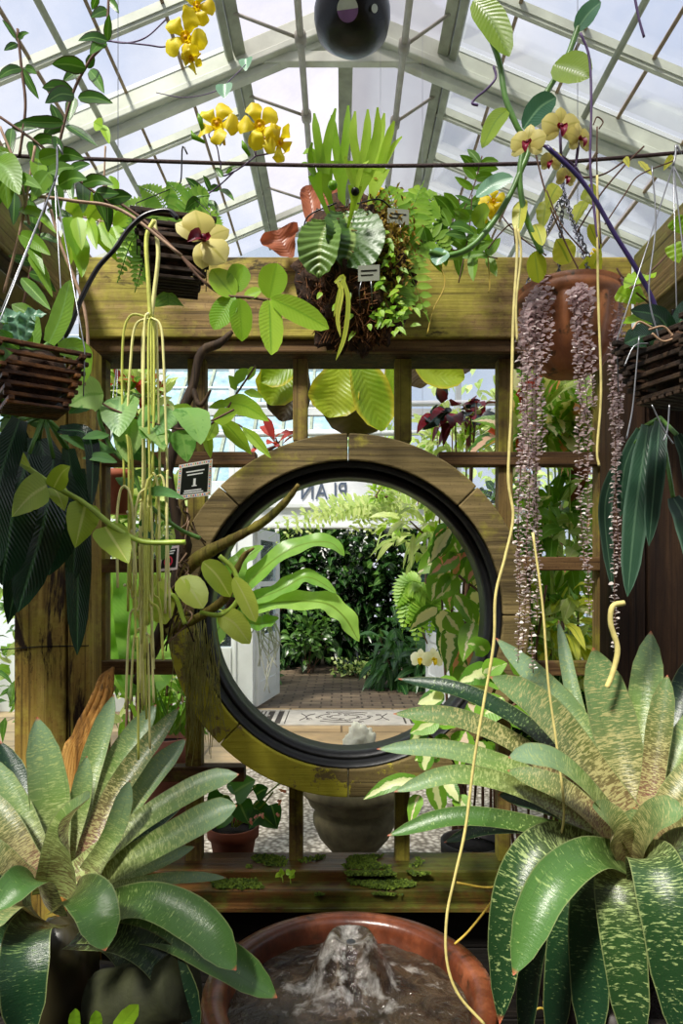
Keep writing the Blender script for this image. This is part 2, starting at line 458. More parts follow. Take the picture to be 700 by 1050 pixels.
# ------------------------------------------------------------------ camera, sky, sun
sc = bpy.context.scene
cd = bpy.data.cameras.new('camera'); co = bpy.data.objects.new('camera', cd); C.objects.link(co); sc.camera = co
co.location = CAM; co.rotation_euler = (PI / 2, 0, 0)
cd.sensor_fit = 'VERTICAL'; cd.sensor_height = 36; cd.lens = 36 * F / 1050
cd.shift_y = (VY - 525) / 1050; cd.clip_start = .02
sc.view_settings.view_transform = 'Standard'; sc.view_settings.look = 'None'
sc.view_settings.gamma = 1; sc.view_settings.use_curve_mapping = False
sc.view_settings.exposure = EXPOSURE

w = bpy.data.worlds.new('overcast'); sc.world = w; w.use_nodes = True
wt = w.node_tree; wt.nodes.clear()
wo = wt.nodes.new('ShaderNodeOutputWorld'); wb = wt.nodes.new('ShaderNodeBackground')
tc = wt.nodes.new('ShaderNodeTexCoord'); nz = wt.nodes.new('ShaderNodeTexNoise'); rp = wt.nodes.new('ShaderNodeValToRGB')
nz.inputs['Scale'].default_value = 2.6; nz.inputs['Detail'].default_value = 7; nz.inputs['Roughness'].default_value = .6
wt.links.new(tc.outputs['Generated'], nz.inputs['Vector']); wt.links.new(nz.outputs[0], rp.inputs[0])
e = rp.color_ramp.elements
e[0].position = .38; e[0].color = (.60, .68, .86, 1); e[1].position = .66; e[1].color = (1., .98, 1., 1)
wt.links.new(rp.outputs[0], wb.inputs[0]); wb.inputs[1].default_value = SKY; wt.links.new(wb.outputs[0], wo.inputs[0])

sd = bpy.data.lights.new('sun', 'SUN'); so = bpy.data.objects.new('sun', sd); C.objects.link(so)
sd.energy = SUN; sd.angle = math.radians(9); sd.color = (1, .95, .84)
so.rotation_euler = V((.42, .62, -1)).to_track_quat('-Z', 'Y').to_euler()

# ------------------------------------------------------------------ glasshouse shell
ZR, SL, XE = 5.55, .42, 4.2                 # ridge height, pitch, eaves half width
YE = 7.4                                   # gable wall
# ridge 3.5 above the eye
def zr(x): return ZR - SL * abs(x)
def glassmat(name, tint, opac, rough=.08):
    t = NT(name)
    tr = t.n('BsdfTransparent'); t.put(tr.inputs[0], lin(tint))
    dif = t.n('BsdfTranslucent'); t.put(dif.inputs[0], lin((200, 200, 208)))
    nzz = t.noise(1.4, None, 7, .65)
    dirt = t.ma('MULTIPLY', t.bw(nzz, .35, .7), .16)
    g = t.mixs(t.ma('ADD', dirt, opac), tr.outputs[0], dif.outputs[0])
    gl = t.n('BsdfGlossy'); gl.inputs['Roughness'].default_value = rough
    fr = t.n('Fresnel'); fr.inputs[0].default_value = 1.3
    return t.done(t.mixs(t.ma('MULTIPLY', fr.outputs[0], .5), g, gl.outputs[0]))
M['glass'] = glassmat('roof_glass', (244, 246, 250), .03)
M['frost'] = glassmat('ridge_panel', (214, 208, 218), .30, .3)
M['wallglass'] = glassmat('wall_glass', (236, 244, 246), .06)

def slab(name, x0, x1, y0, y1, z, mat):
    return struct(MB().box((x0, y0, z - .1), (x1, y1, z)).build(name, mat, None, False))

t = NT('damp_soil'); nz = t.noise(30, None, 6)
M['floorsoil'] = t.done(t.pri(t.ramp(nz, [(.3, (14, 11, 8)), (.7, (44, 34, 24))]), .6, t.bump(nz, .8)))
t = NT('exposed_aggregate'); v = t.vor(34); nz = t.noise(12)
M['gravel'] = t.done(t.pri(t.mix(t.ma('MULTIPLY', nz, .4), t.ramp(v, [(.1, (216, 210, 196)), (.45, (160, 152, 138)), (.7, (96, 88, 76))]), lin((110, 100, 84))), .7, t.bump(v, -.6, .02)))
t = NT('stone_paving'); br = t.n('TexBrick'); t.put(br.inputs[0], t.coord((1, 1, 1)))
for k, c in (('Color1', (152, 132, 102)), ('Color2', (190, 172, 140)), ('Mortar', (104, 88, 66))): br.inputs[k].default_value = lin(c)
br.inputs['Scale'].default_value = 1.; br.inputs['Brick Width'].default_value = 1.15; br.inputs['Row Height'].default_value = .52; br.inputs['Mortar Size'].default_value = .012
nz = t.noise(3, t.coord((1, 3, 1)), 8, .7)
M['paving'] = t.done(t.pri(t.mix(.55, br.outputs[0], t.ramp(nz, [(.3, (92, 78, 58)), (.65, (196, 180, 150))]), 'OVERLAY'), .45, t.bump(nz, .2)))
t = NT('brick_path'); br = t.n('TexBrick'); t.put(br.inputs[0], t.coord((1, 1, 1)))
for k, c in (('Color1', (104, 92, 78)), ('Color2', (138, 124, 104)), ('Mortar', (66, 56, 46))): br.inputs[k].default_value = lin(c)
br.inputs['Scale'].default_value = 1.; br.inputs['Brick Width'].default_value = .24; br.inputs['Row Height'].default_value = .12; br.inputs['Mortar Size'].default_value = .012
nz = t.noise(4, None, 6)
M['brickpath'] = t.done(t.pri(t.mix(.4, br.outputs[0], t.ramp(nz, [(.3, (70, 58, 46)), (.7, (170, 150, 128))]), 'OVERLAY'), .55, t.bump(br.outputs[1], -.5, .01)))

slab('floor', -4.4, 4.4, -2.5, 2.1, 0, M['floorsoil'])
slab('floor.001', -4.4, 4.4, 2.1, 5.15, 0, M['gravel'])
slab('floor.002', -4.4, 4.4, 5.15, 6.5, 0, M['paving'])
slab('floor.003', -4.4, 4.4, 6.5, 7.5, -.002, M['paving'])
slab('floor.004', -7, 7, 7.5, 16, -.01, M['brickpath'])

# cast iron floor grate set across the doorway
gr = thing('floor_grate', 'pale cast iron floor grating with scrolled medallion across the doorway', 'grate', (0, 6.98, 0))
b = MB(); b.box((-1.55, 6.62, 0), (1.55, 6.66, .012)); b.box((-1.55, 7.31, 0), (1.55, 7.35, .012))
for x in (-1.55, -.72, -.62, .66, .76, 1.51): b.box((x, 6.66, 0), (x + .04, 7.31, .012))
M['iron'] = plain('worn_cast_iron', (176, 170, 160), .5, .1, .2, 8)
M['ironhole'] = plain('iron_shadow_gap', (52, 46, 40), .8)  # dark tone painting the shade in the grate's gaps and scrollwork
b.build('frame', M['iron'], gr, False)
for s in (-1, 1):
    b = MB()
    for i in range(16):
        x = s * (.80 + i * .044)
        b.box((x - .014, 6.68, 0), (x + .014, 7.29, .010))
    b.box((s * 1.12 - .36, 6.9, 0), (s * 1.12 + .36, 6.93, .011)); b.box((s * 1.12 - .36, 7.06, 0), (s * 1.12 + .36, 7.09, .011))
    b.build('slotted_panel', M['iron'], gr, False)
MB().box((-1.5, 6.65, -.0015), (1.5, 7.32, .002)).build('gap_shade_pan', M['ironhole'], gr, False)
b = MB(); b.box((-.57, 6.67, 0), (.64, 7.30, .009)); b.build('medallion', M['iron'], gr, False)
b = MB()
cx, cy = .03, 6.98
for r, n in ((.10, 1), (.17, 2), (.25, 3)):
    for q in range(4):
        a0 = q * PI / 2 + n * .3
        b.tube([V((cx + 1.6 * r * math.cos(a0 + k * .2), cy + r * math.sin(a0 + k * .2), .010)) for k in range(6)], .005, 4)
        b.tube([V((cx + 1.6 * r * math.cos(a0 + 1.1) + .03 * math.cos(k), cy + r * math.sin(a0 + 1.1) + .03 * math.sin(k), .010)) for k in range(6)], .004, 4)
for sx in (-1, 1): b.tube([(cx + sx * .46, cy - .16, .01), (cx + sx * .40, cy, .01), (cx + sx * .46, cy + .16, .01)], .005, 4, 8)
b.build('scroll_ornament', M['ironhole'], gr)

roof = bpy.data.objects.new('ceiling', None); C.objects.link(roof); roof.location = (0, 3, ZR); struct(roof); roof['label'] = 'pitched glass roof with pale painted glazing bars and rafters'
ys = [4.72 + .56 * i for i in range(-7, 5)]
P1 = .73
for s in (-1, 1):
    b = MB(); k = [b.vert((s * P1, -1, zr(P1) + .03)), b.vert((s * XE, -1, zr(XE) + .03)), b.vert((s * XE, YE, zr(XE) + .03)), b.vert((s * P1, YE, zr(P1) + .03))]
    b.face(*k); b.build('glass_pane', M['glass'], roof, False)
    b = MB(); k = [b.vert((0, -1, ZR + .03)), b.vert((s * P1, -1, zr(P1) + .03)), b.vert((s * P1, YE, zr(P1) + .03)), b.vert((0, YE, ZR + .03))]
    b.face(*k); b.build('ridge_panel', M['frost'], roof, False)
    n = V((s * SL, 0, 1)).normalized()
    for i, y in enumerate(ys):
        if y > YE + .05: continue
        main = abs(y - 4.72) < .1
        if main:
            MB().bar((0, y, ZR - .07), (s * XE, y, zr(XE) - .07), .09, .15, n).bar((0, y - .05, ZR - .16), (s * XE, y - .05, zr(XE) - .16), .05, .05, n).bar((0, y + .02, ZR - .21), (s * XE, y + .02, zr(XE) - .21), .07, .05, n).build('rafter', M['greenpaint'], roof, False, .008)
            MB().bar((s * P1, y + .08, zr(P1) + .01), (s * XE, y + .08, zr(XE) + .01), .26, .03, n).build('rafter_cheek', M['white'], roof, False)
        else:
            MB().bar((s * (P1 if y < 6.8 else 0), y, zr(P1 if y < 6.8 else 0) - .02), (s * XE, y, zr(XE) - .02), .05, .055, n).bar((s * P1, y, zr(P1) - .055), (s * XE, y, zr(XE) - .055), .03, .03, n).build('glazing_bar', M['greenpaint'], roof, False)
    MB().bar((s * P1, -1, zr(P1) - .03), (s * P1, YE, zr(P1) - .03), .08, .10, n).bar((s * (P1 + .06), -1, zr(P1 + .06) - .06), (s * (P1 + .06), YE, zr(P1 + .06) - .06), .05, .06, n).build('purlin', M['greypaint'], roof, False, .006)
    for x in (1.12, 1.52, 1.95, 2.4, 2.85, 3.3, 3.75):
        MB().bar((s * x, -1, zr(x)), (s * x, YE, zr(x)), .022, .03, n).build('glazing_strip', M['astragal'], roof, False)
    MB().tube([(s * 1.70, -1, zr(1.7) - .12), (s * 1.70, YE, zr(1.7) - .12)], .022, 8).build('tie_pipe', M['greypaint'], roof)
    MB().bar((s * XE, -1, zr(XE)), (s * XE, YE, zr(XE)), .12, .16).build('gutter', M['white'], roof, False)
MB().bar((0.03, -1, ZR - .08), (0.03, YE, ZR - .08), .07, .2).bar((.03, -1, ZR - .2), (.03, YE, ZR - .2), .11, .04).build('ridge_beam', M['greypaint'], roof, False, .005)
for y in (3.2, 4.72, 7.1):
    MB().bar((-P1, y, zr(P1) - .07), (P1, y, zr(P1) - .07), .06, .08).build('tie_beam', M['greenpaint'], roof, False, .006)

# ventilator gear pipes along the ridge
for x, zz, lb in ((-.275, 5.1, 'painted vent gear pipe left of the ridge with bracket arms'), (.42, 5.05, 'painted vent gear pipe right of the ridge with bracket arms')):
    g = thing('vent_pipe', lb, 'pipe', (x, 4, zz), 'vent gear pipes under the ridge')
    MB().tube([(x, -.6, zz), (x, 7.3, zz)], .024, 10).build('pipe', M['pipe'], g)
    s = -1 if x < 0 else 1
    for y in (3.9, 4.45, 5.2, 6.4):
        MB().tube([(x, y - .04, zz), (x, y + .04, zz)], .040, 10).build('collar', M['pipe'], g)
        MB().tube([(x, y, zz), (s * P1, y - .12, zr(P1) - .06)], .012, 6).build('bracket_arm', M['pipe'], g)

# gable wall with doorway
def rect(mb, x0, x1, z0, z1, y=YE, dpt=.08): mb.box((x0, y - dpt / 2, z0), (x1, y + dpt / 2, z1))
gw = bpy.data.objects.new('wall_back', None); C.objects.link(gw); gw.location = (0, YE, 0); struct(gw)
for x0, x1 in ((-1.22, -.98), (1.18, 1.34)):
    b = MB(); rect(b, x0, x1, 0, 2.1, YE, .14); rect(b, x0 + .03, x0 + .06, .1, 2.1, YE - .08, .03); b.build('door_jamb', M['white'], gw, False, .006)
b = MB(); rect(b, -4.2, 4.2, 2.04, 2.26, YE, .16); rect(b, -4.2, 4.2, 2.24, 2.29, YE - .05, .16); rect(b, -4.2, 4.2, 2.02, 2.06, YE - .04, .14); b.build('lintel', M['white'], gw, False, .008)
for z in (2.78, 3.28):
    b = MB(); rect(b, -4.2, 4.2, z, z + .07); b.build('glazing_rail', M['white'], gw, False)
for x in (-4.1, -3.4, -2.7, -2.0, -1.22, -.45, .45, 1.3, 2.0, 2.7, 3.4, 4.1):
    b = MB(); rect(b, x - .03, x + .03, 2.2, zr(x) - .02, YE, .07); b.build('mullion', M['white'], gw, False)
b = MB()
ids = [b.vert((-4.2, YE + .01, 2.29)), b.vert((4.2, YE + .01, 2.29)), b.vert((4.2, YE + .01, zr(4.2))), b.vert((0, YE + .01, ZR)), b.vert((-4.2, YE + .01, zr(4.2)))]
b.face(*ids); b.build('gable_glass', M['wallglass'], gw, False)
for x0, x1 in ((-4.2, -1.22), (1.34, 4.2)):
    b = MB(); rect(b, x0, x1, 0, .7, YE, .18); b.build('plinth', M['white'], gw, False)
    b = MB(); i = [b.vert((x0, YE, .7)), b.vert((x1, YE, .7)), b.vert((x1, YE, 2.05)), b.vert((x0, YE, 2.05))]; b.face(*i); b.build('side_glass', M['wallglass'], gw, False)
    for k in range(1, 4):
        x = x0 + (x1 - x0) * k / 4
        b = MB(); rect(b, x - .025, x + .025, .7, 2.05); b.build('mullion', M['white'], gw, False)
for s in (-1, 1):
    wl = bpy.data.objects.new('wall_left' if s < 0 else 'wall_right', None); C.objects.link(wl); wl.location = (s * XE, 3, 0); struct(wl)
    MB().box((s * XE - .1, -1, 0), (s * XE + .1, YE, .8)).build('plinth', M['white'], wl, False)
    b = MB(); i = [b.vert((s * XE, -1, .8)), b.vert((s * XE, YE, .8)), b.vert((s * XE, YE, zr(XE))), b.vert((s * XE, -1, zr(XE)))]; b.face(*i); b.build('glass', M['wallglass'], wl, False)
    for k in range(12): MB().box((s * XE - .03, -.9 + k * .75, .8), (s * XE + .03, -.84 + k * .75, zr(XE))).build('mullion', M['white'], wl, False)

def door(name, hinge, end, label):
    d = bpy.data.objects.new(name, None); C.objects.link(d); d.location = (hinge[0], hinge[1], 0); struct(d); d['label'] = label
    h = V((*hinge, 0)); e = V((*end, 0)); L_ = (e - h).length; t_ = (e - h).normalized()
    for a, c in ((0, .12), (L_ - .12, L_)): MB().bar(h + t_ * a + V((0, 0, 1.02)), h + t_ * c + V((0, 0, 1.02)), .05, 2.0).build('stile', M['white'], d, False, .004)
    for z, hh in ((.15, .26), (.75, .12), (1.4, .06), (1.97, .12)):
        MB().bar(h + t_ * .12 + V((0, 0, z)), h + t_ * (L_ - .12) + V((0, 0, z)), .04, hh).build('cross_rail', M['white'], d, False)
    MB().bar(h + t_ * .12 + V((0, 0, .45)), h + t_ * (L_ - .12) + V((0, 0, .45)), .02, .5).build('lower_panel', M['white'], d, False)
    MB().bar(h + t_ * .12 + V((0, 0, 1.35)), h + t_ * (L_ - .12) + V((0, 0, 1.35)), .008, 1.15).build('door_glass', M['wallglass'], d, False)
    MB().blob(h + t_ * (L_ - .06) + V((0, -.05, 1.0)), .03, 10, 8, 0).build('door_knob', M['iron'], d)
door('door_1', (-.97, 7.48), (-.80, 8.35), 'open white panelled door leaf folded back against dark shrubs')
door('door_2', (1.2, 7.48), (1.08, 8.35), 'open white panelled door leaf beside pink variegated leaves')

# mirrored painted name on the transom, read from behind
ts = thing('transom_sign', 'frosted transom pane with grey lettering seen reversed above the doorway', 'sign', (0, YE - .06, 2.3))
M['frostpane'] = plain('frosted_sign_pane', (232, 234, 236), .4, 0, .06, 3)
M['signgrey'] = plain('sign_lettering_grey', (78, 90, 110), .5)
MB().box((-1.18, YE - .07, 2.30), (1.28, YE - .055, 2.76)).build('sign_pane', M['frostpane'], ts, False)
fc = bpy.data.curves.new('lettering_outline', 'FONT'); fc.body = 'PLAN'; fc.size = .27; fc.extrude = .002; fc.space_character = 1.05
fo = bpy.data.objects.new('lettering_outline', fc); C.objects.link(fo); bpy.context.view_layer.update()
lm = bpy.data.meshes.new_from_object(fo.evaluated_get(bpy.context.evaluated_depsgraph_get())); bpy.data.objects.remove(fo)
for v_ in lm.vertices: v_.co = (.07 - .78 * v_.co.x, -.025 - v_.co.z, .04 + v_.co.y)
lm.materials.clear(); lm.materials.append(M['signgrey'])
fo = bpy.data.objects.new('lettering', lm); C.objects.link(fo); fo.parent = ts

# neighbouring glasshouse roof beyond the gable
nb = thing('neighbour_glasshouse', 'blue grey glazed roof of the neighbouring glasshouse seen through the gable', 'roof', (-3.4, 15, 0))
t = NT('blue_slope_glass'); nz = t.noise(2.5, None, 6, .7)
M['blueglass'] = t.done(t.pri(t.ramp(nz, [(.3, (120, 150, 166)), (.5, (158, 184, 196)), (.72, (206, 222, 228))]), .15, None))
b = MB(); i = [b.vert((-9, 12.5, 3.2)), b.vert((0.6, 12.5, 3.2)), b.vert((0.6, 17, 7.6)), b.vert((-9, 17, 7.6))]; b.face(*i)
i = [b.vert((-9, 17, 7.6)), b.vert((0.6, 17, 7.6)), b.vert((0.6, 17.1, 7.5)), b.vert((-9, 17.1, 7.5))]; b.face(*i)
b.build('glass_slope', M['blueglass'], nb, False)
nrm = V((0, -4.4, 4.5)).normalized()
for k in range(17):
    x = -8.9 + k * .59; MB().bar((x, 12.5, 3.23), (x, 17, 7.63), .06, .05, nrm).build('roof_bar', M['greypaint'], nb, False)
for k in range(8):
    q = k / 7; MB().bar((-9, 12.5 + 4.5 * q, 3.24 + 4.4 * q), (.6, 12.5 + 4.5 * q, 3.24 + 4.4 * q), .05, .05, nrm).build('lap_bar', M['white'], nb, False)
MB().box((-9, 12.4, 0), (.6, 12.6, 3.25)).build('side_wall', M['white'], nb, False)

# unseen boards and brick wall around the viewer, added to hold back ambient light
t = NT('old_brick'); br = t.n('TexBrick'); t.put(br.inputs[0], t.coord((1, 1, 1)))
for k, c in (('Color1', (92, 60, 46)), ('Color2', (122, 84, 64)), ('Mortar', (96, 90, 80))): br.inputs[k].default_value = lin(c)
br.inputs['Scale'].default_value = 4.
M['brickwall'] = t.done(t.pri(br.outputs[0], .85))
struct(MB().box((-4.3, -2.6, 0), (4.3, -2.45, 3.9)).build('wall_front_blocker', M['brickwall'], None, False))
for s in (-1, 1):
    nk = bpy.data.objects.new('wall_left' if s < 0 else 'wall_right', None); C.objects.link(nk); nk.location = (s * 1.2, .3, 0); struct(nk)  # added boards outside the view, keeping side light off the bromeliads
    for k in range(7): MB().box((s * 1.2 - .015, -1.2, .02 + k * .19), (s * 1.2 + .015, 1.8, .205 + k * .19)).build('board', M['board'], nk, False)

# ------------------------------------------------------------------ moon gate
DW = 2.0
gate = thing('moon_gate', 'weathered mossy timber lattice screen with a large round opening', 'gate', (0, DW, 0))
def px(mb, x0, x1, y0, y1, d0, d1):
    """upright timber filling the given span at its front face d0, reaching back to d1"""
    a, c = P(x0, y1, d0), P(x1, y0, d0); mb.box((a.x, d0, a.z), (c.x, d1, c.z)); return mb
ZB = P(0, 346, 1.96).z
hb = px(MB(), 80, 648, 263, 346, 1.96, 2.10).build('header_beam', M['beam'], gate, False, .005)
px(MB(), 80, 648, 348, 361, 1.975, 2.12).build('header_rail', M['rail'], gate, False, .004)
px(MB(), 84, 644, 350, 363, 1.99, 2.14).build('header_rail', M['postdark'], gate, False, .004)
for x0, x1, y0, y1 in ((192, 210, 363, 560), (300, 315, 363, 452), (405, 422, 363, 452), (511, 526, 363, 560), (190, 206, 700, 900), (296, 310, 806, 895), (405, 420, 806, 895), (511, 524, 690, 900), (92, 108, 363, 905), (613, 627, 363, 905)):
    px(MB(), x0, x1, y0, y1, 2.035, 2.085).build('stile', M['stile'], gate, False, .003)
for x0, x1, y0, y1 in ((92, 262, 463, 477), (450, 627, 463, 477), (92, 200, 573, 587), (515, 627, 571, 585), (92, 196, 678, 692), (515, 627, 679, 693), (92, 250, 787, 802), (470, 627, 787, 802)):
    px(MB(), x0, x1, y0, y1, 2.02, 2.07).build('rail', M['rail'], gate, False, .003)
def ringmesh(cx, cy, r0, r1, d0, d1, n=96, wob=0):
    b = MB(); c = P(cx, cy, d0)
    for j in range(n):
        a = 2 * PI * j / n
        for r, y in ((r1, d0), (r1, d1), (r0, d1), (r0, d0)):
            q = 1 + wob * noise.noise(V((math.cos(a) * 2, math.sin(a) * 2, r)))
            b.vert((c.x + r * q * math.cos(a), y, c.z + r * q * math.sin(a)))
    for j in range(n):
        i, k = j * 4, ((j + 1) % n) * 4
        for q in range(4): b.face(i + q, k + q, k + (q + 1) % 4, i + (q + 1) % 4)
    return b
RC = (357, 631)
# the ring is made of curved timber segments butted together
def ringseg(a0, a1, r0, r1, d0, d1, n=14):
    b = MB(); c = P(RC[0], RC[1], d0)
    for j in range(n + 1):
        a = a0 + (a1 - a0) * j / n
        for r, y in ((r1, d0), (r1, d1), (r0, d1), (r0, d0)): b.vert((c.x + r * math.cos(a), y, c.z + r * math.sin(a)))
    for j in range(n):
        i = j * 4
        for q in range(4): b.face(i + q, i + 4 + q, i + 4 + (q + 1) % 4, i + (q + 1) % 4)
    b.face(0, 1, 2, 3); b.face(*[n * 4 + q for q in (3, 2, 1, 0)])
    return b
r1, r0 = W(187, 1.90), W(159, 1.90)
ring = ringseg(PI * .5 + .004, PI * .5 + PI * .25 - .004, r0, r1, 1.90, 2.04).build('ring', M['ring'], gate, False, .004)
for k in range(1, 8):
    ringseg(PI * .5 + k * PI / 4 + .003, PI * .5 + (k + 1) * PI / 4 - .003, r0, r1, 1.90, 2.04).build('ring_segment', M['ring'], ring, False, .004)
ringmesh(RC[0], RC[1], W(156, 1.90), r0 + .001, 1.915, 2.10).build('liner', M['black'], gate)
ringmesh(RC[0], RC[1], W(150, 1.90), W(157, 1.90), 1.985, 2.11).build('rubber_rim', M['black'], gate)
sill = px(MB(), 92, 560, 893, 909, 1.965, 2.10).build('sill', M['sill'], gate, False, .004)
px(MB(), 97, 560, 913, 930, 1.90, 1.962).build('sill_step', M['sill'], gate, False, .004)
px(MB(), 97, 620, 931, 936, 1.87, 1.958).build('sill_lip', M['sill'], gate, False, .002)
z = P(0, 938, 1.95).z
for k in range(5):
    MB().box((-.85, 1.96, z - .102 - k * .105), (.85, 1.99, z - k * .105)).build('kick_board', M['board'], gate, False, .003)
# moss cushions on the sill
def mossy(name, spots, n, parent, mat, h=.008, sz=.008):
    b = MB()
    for (p, rx, ry) in spots:
        for _ in range(n):
            a = R.uniform(0, 6.28); q = math.sqrt(R.random())
            c = V(p) + V((rx * q * math.cos(a), ry * q * math.sin(a), 0))
            if noise.fractal(c * 9, 1, 2, 4) < -.12: continue
            c.z += .004 * noise.noise(c * 30)
            b.leaf(c, c + V((R.uniform(-1, 1), R.uniform(-1, .4), R.uniform(.3, 1))) * h, sz, OVA, n=2, nw=1)
    return b.build(name, mat, parent)
L['moss'] = leafmat('moss_tuft', (40, 62, 14), (112, 134, 36), None, .2, .8)
zs1, zs2 = P(0, 893, 1.965).z, P(0, 913, 1.90).z
mossy('moss', [((.0 + W(x - 350, 2), 1.93, zs2 + .002), rx, .03) for x, rx in ((260, .10), (340, .14), (395, .08), (225, .05))] + [((W(x - 350, 2), 2.02, zs1), rx, .05) for x, rx in ((270, .07), (345, .12), (385, .12), (400, .10))] + [((W(x - 350, 2), 1.95, zs1 - .004), .13, .015) for x in (365, 395)] + [((W(352, 2) - W(350, 2), 1.895, zs2 - .012), .17, .006)], 900, sill, L['moss'], .011, .008)

# side posts and side beams of the pergola
def side_post(label, spans, mat, d0, d1, top):
    o = thing('timber_post', label, 'post', P((spans[0][0] + spans[-1][1]) / 2, 600, d0) * V((1, 1, 0)) if False else V((W((spans[0][0] + spans[-1][1]) / 2 - 350, d0), d0, 0)))
    for x0, x1 in spans:
        a, c = W(x0 - 350, d0), W(x1 - 350, d0)
        MB().box((a, d0, 0), (c, d1, P(0, top, d0).z)).build('plank', mat, o, False, .006)
    return o
lp = side_post('stained yellow timber post beside the slatted basket with heart-leaved vine', ((14, 67), (69, 91)), M['post'], 1.85, 1.955, 352)
MB().tube([P(-10, 667, 1.845), P(40, 663, 1.846), P(91, 662, 1.846)], .0016, 5).build('strap_wire', M['ironblack'], lp)
rp_ = side_post('dark brown timber post behind the drooping dark strap leaves', ((629, 662), (664, 720)), M['postdark'], 1.85, 1.955, 352)
for s, x0, lb, zt in ((-1, 80, 'mossy side beam running toward the viewer above the left slatted basket', 0), (1, 648, 'mossy side beam running toward the viewer above the right slatted basket', 0)):
    xx = W(x0 - 350, 1.96)
    o = thing('side_timber', lb, 'beam', (xx, 1.2, 2.2))
    lo, hi = (xx - .12, xx) if s < 0 else (xx, xx + .12)
    MB().box((lo, -.3, P(0, 330, 1.96).z), (hi, 1.955, P(0, 263, 1.96).z)).build('timber', M['beamside'], o, False, .006)
    # black shelf slung beneath
    p_ = thing('black_shelf', 'black shelf panel under the %s side beam' % ('left' if s < 0 else 'right'), 'shelf', (xx, 1.6, 2.0))
    lo, hi = (xx - .5, xx + .015) if s < 0 else (xx - .012, xx + .5)
    za, zb = (P(0, 362, 1.84).z, P(0, 336, 1.84).z) if s < 0 else (P(0, 420, 1.9).z, P(0, 345, 1.9).z)
    MB().box((lo, 1.0 if s < 0 else 1.7, za), (hi, 1.84, zb)).build('panel', M['ironblack'], p_, False, .004)
    MB().box((lo, .98 if s < 0 else 1.68, za - .012), (hi, 1.84, za)).build('lip', M['ironblack'], p_, False, .002)
# ------------------------------------------------------------------ giant bromeliads
def bromeliad(label, cen, d0, leaves, pot_r):
    c = P(cen[0], cen[1], d0)
    o = thing('bromeliad', label, 'plant', (c.x, c.y, 0))
    H = c + V((0, 0, .75))
    for (pts, w, mat, k) in leaves:
        p = [P(*q) for q in pts]
        N = (lambda q, k=k: (H - q).normalized() * (1 - k) + (CAM - q).normalized() * k)
        wm = W(w, sum(q[2] for q in pts) / len(pts))
        MB().ribbon(p, wm * .94, BRO, N, n=22, nw=4, fold=.0, cup=.30).build('leaf', M[mat], o)
    b = MB(); b.blob(c + V((0, .0, -.16)), (.07, .07, .11), 20, 12, .12, 4); b.build('crown_base', M['bro_dark'], o)
    z = c.z - .22
    p = MB().lathe([(pot_r * .62, 0), (pot_r * .7, .02), (pot_r * .95, z - .05), (pot_r * 1.05, z - .05), (pot_r * 1.05, z), (pot_r * .92, z), (pot_r * .9, z - .04)], (c.x, c.y, 0), 32).build('pot', M['darkpot'], o)
    MB().lathe([(.0, z - .03), (pot_r * .9, z - .035)], (c.x, c.y, 0), 24).build('soil', M['soil'], p)
    return o

